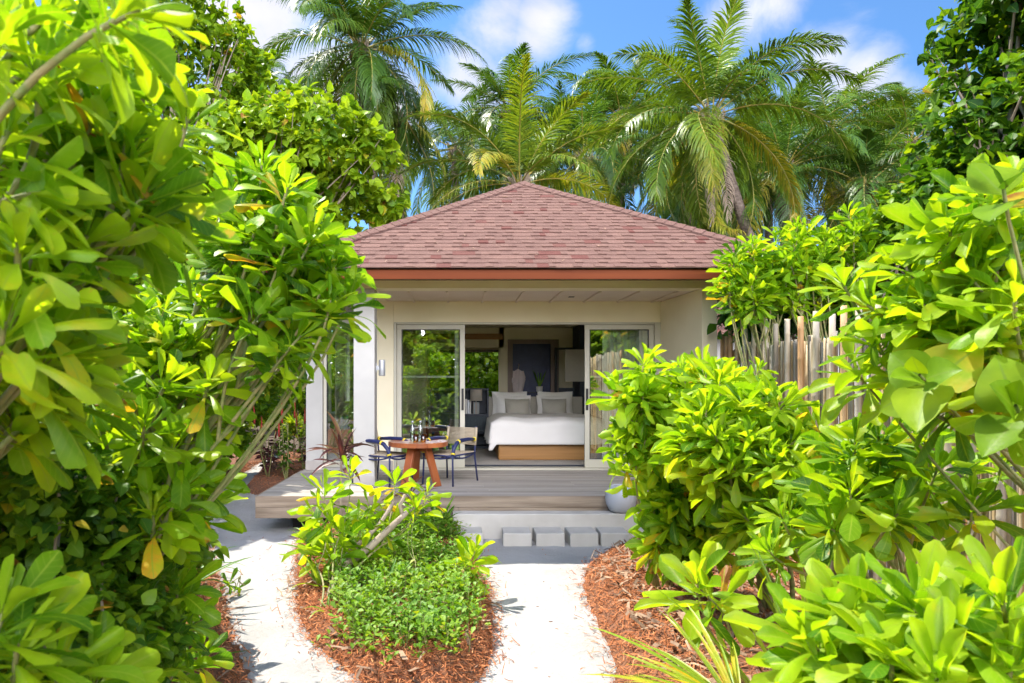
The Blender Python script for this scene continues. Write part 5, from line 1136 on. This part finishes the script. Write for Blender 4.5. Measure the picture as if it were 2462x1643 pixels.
naupaka('bright naupaka shrub hiding the right door edge, between the path and the fence', (1.75, 5.7, .1),
        A((1460, 880, 5.5), (1490, 860, 5.6), (1560, 850, 5.6), (1520, 920, 5.4), (1450, 960, 5.4), (1430, 1010, 5.4), (1480, 1010, 5.3), (1420, 1060, 5.4), (1540, 980, 5.3), (1590, 900, 5.5), (1460, 1070, 5.3), (1520, 1060, 5.2), (1610, 850, 5.8)) + cl(rng, 1550, 970, 5.5, 115, 120, .4, 30) + cl(rng, 1520, 880, 5.5, 130, 70, .3, 9), .265, 911, GR, 5, .03, .72, hi=False, rs=1.2)
naupaka('bright naupaka shrub with tall stems in front of the fence middle', (2.35, 5.2, .1),
        A((1650, 860, 4.7), (1620, 930, 4.5), (1700, 920, 4.4), (1760, 900, 4.4), (1640, 1000, 4.3), (1720, 1000, 4.2), (1800, 930, 4.3), (1830, 1010, 4.2), (1580, 1010, 4.5), (1760, 1060, 4.1), (1680, 1060, 4.2), (1870, 980, 4.4), (1620, 860, 5.2), (1680, 880, 5.3)) + cl(rng, 1710, 1010, 4.6, 150, 110, .3, 38) + cl(rng, 1720, 1180, 4.4, 90, 70, .3, 8), .26, 912, GR, 5, .03, .70, hi=False, rs=1.3)
naupaka('naupaka shrub spilling over the mulch edge right of the concrete step', (1.75, 5.9, .1),
        A((1500, 1130, 5.5), (1540, 1180, 5.4), (1580, 1120, 5.3), (1520, 1240, 5.4), (1620, 1180, 5.2), (1580, 1260, 5.3), (1490, 1180, 5.5), (1660, 1110, 5.1), (1640, 1250, 5.2)) + cl(rng, 1570, 1190, 5.4, 90, 90, .3, 22), .27, 913, GR, 4, .06, .66, hi=False, rs=1.0)
naupaka('loose naupaka shrub hiding the lower half of the bamboo canes', (2.9, 4.3, .1),
        A((1800, 1050, 4.0), (1880, 1100, 3.9), (1960, 1150, 3.8), (1760, 1130, 4.1), (1850, 1190, 3.9), (2050, 1110, 3.7), (1940, 1030, 3.9), (1700, 1180, 4.2)) + cl(rng, 1900, 1110, 3.9, 200, 110, .2, 16), .25, 920, GR, 4, .05, .66, hi=False, rs=1.0)
naupaka('single wide naupaka rosette low over the leaf litter on the right', (1.65, 3.5, .12), A((1625, 1370, 3.1), (1600, 1330, 3.15)), .26, 914, GR, 1, .03, .68, rs=.9, nleaf=(12, 15), lean=(-.5, -.2, 0), hi=True)
naupaka('naupaka shrub with dark glossy rosettes against the canes at mid right', (2.6, 3.6, .12),
        A((2060, 1180, 2.9), (1950, 1120, 3.0), (2150, 1080, 2.9), (1900, 1210, 3.0), (2230, 1150, 2.8), (2010, 1040, 3.2), (1860, 1110, 3.3), (2120, 1000, 3.1), (2300, 1060, 2.8), (1790, 1180, 3.4), (1760, 1260, 3.3)) + cl(rng, 2080, 1060, 3.2, 230, 110, .2, 10), .22, 915, GR, 5, .04, .6, hi=True, rs=1.0)
naupaka('naupaka shrub nearest on the right, its big blurred leaves filling the bottom corner', (1.5, 1.9, .1),
        A((1950, 1400, 1.8), (2100, 1380, 1.7), (1860, 1470, 1.8), (2200, 1450, 1.6), (2050, 1500, 1.6), (2300, 1380, 1.6), (1880, 1540, 1.7), (2150, 1560, 1.5), (2320, 1520, 1.5), (2000, 1580, 1.7)) + cl(rng, 2120, 1480, 1.9, 220, 110, .15, 14), .215, 916, GR, 4, .01, .66, lean=(-.25, -.1, .2), rs=1.1)
naupaka('tall naupaka shrub leaning in over the fence from the upper right', (3.1, 2.4, .1),
        A((1990, 700, 2.6), (1930, 640, 2.8), (2080, 600, 2.5), (2180, 520, 2.4), (2010, 780, 2.6), (2120, 700, 2.4), (2230, 640, 2.3), (2310, 560, 2.3), (2060, 860, 2.6), (2180, 790, 2.4), (2290, 750, 2.2), (2240, 470, 2.3), (2320, 420, 2.2), (1960, 850, 2.9), (2150, 910, 2.5), (2300, 880, 2.2), (2330, 660, 2.1)) + cl(rng, 2240, 680, 2.6, 140, 220, .25, 32), .215, 917, GR, 6, .04, .68, lean=(-.2, -.05, .1), rs=1.1)
naupaka('pale naupaka shrub in front of the fence corner, level with the door glass', (2.75, 7.0, .1), A((1640, 880, 6.6), (1600, 860, 6.8), (1690, 870, 6.5), (1740, 850, 6.4), (1700, 900, 6.3)) + cl(rng, 1670, 900, 6.7, 70, 40, .3, 8), .26, 918, GR, 3, .03, .60, hi=False)
# round sea-grape leaves, pandanus fans
naupaka('sea grape sapling with big round leaves at the right edge', (2.9, 2.1, .1), A((2110, 860, 2.2), (2300, 420, 2.0), (2330, 930, 2.0)), .19, 919, None, 2, .12, .6, nleaf=(5, 8), hi=True, name='sea_grape', tpls=tset('round', 8, 4, .95, 5, 21, (.0, .35), (.0, .6), .03, .2), mat=M['round'], lean=(-.3, -.3, 0))
def fan(lab, base, n, Ls, seed, tb, elev, az=None): return strap_plant(lab, 'palm_seedling', 'plant', base, n, Ls, seed, tpls=tset('strap', 8, 2, .055, 5, 14, (.5, 1.0), (.1, .8), 0, .3), tbase=tb, tvar=.2, elev=elev, az=az, group='palm seedlings on the right bed')
fan('yellow green palm seedling fanning out at the bottom edge, right of the path', tuple(at(1700, 1640, 2.6)), 26, .62, 951, .82, (5, 45), (1.2, 3.6))
fan('upright green palm seedling in front of the bamboo canes', (at(1890, 1400, 2.9).x, 2.9, .1), 24, 1.05, 952, .68, (55, 86))
fan('small green palm seedling by the foot of the fence', (at(1840, 1230, 4.2).x, 4.2, .12), 14, .8, 953, .55, (40, 80))

# garden behind the viewer, mirrored in the door glass
broadleaf('leafy tree across the garden, mirrored in the left door glass', 'broadleaf_tree', 'tree', (-3.5, -5.5, 0), [(-3.6, -5.4, 2.3, 1.5, 1.0, 2.2), (-1.9, -5.7, 2.5, 1.4, .9, 2.0), (-.3, -5.6, 2.4, 1.3, .9, 2.1), (-1.2, -5.2, 1.0, 2.2, .9, 1.0), (-5.3, -5.4, 2.4, 1.4, 1.0, 2.2), (-2.8, -6.6, 3.2, 2.6, .8, 1.8)], 3400, .27, 1001, gap=-.2, tbase=.7, trunk=.1)
broadleaf('leafy tree across the garden, mirrored in the right door glass', 'broadleaf_tree', 'tree', (3.2, -5.5, 0), [(4.4, -5.4, 2.4, 1.5, 1.0, 2.1), (6.4, -5.2, 2.4, 1.5, 1.0, 2.2), (8.0, -4.8, 2.0, 1.2, 1.0, 2.0), (5.5, -4.8, 1.0, 2.6, 1.0, 1.0), (5.6, -6.6, 3.2, 2.6, .8, 1.8)], 3200, .27, 1002, gap=-.2, tbase=.7, trunk=.1)
dl = MB(); rg = np.random.default_rng(3); q = at(2288, 900, 2.15)
scatter(dl, T_HI, [tuple(q)], [(.1, -.2, -1)], [(-.3, -1, .2)], [.105], [.965], rg)
dl.build('dead_leaf', M['naupaka'], [o for o in bpy.data.objects if o.get('label', '').startswith('tall naupaka shrub leaning in')][0], True)
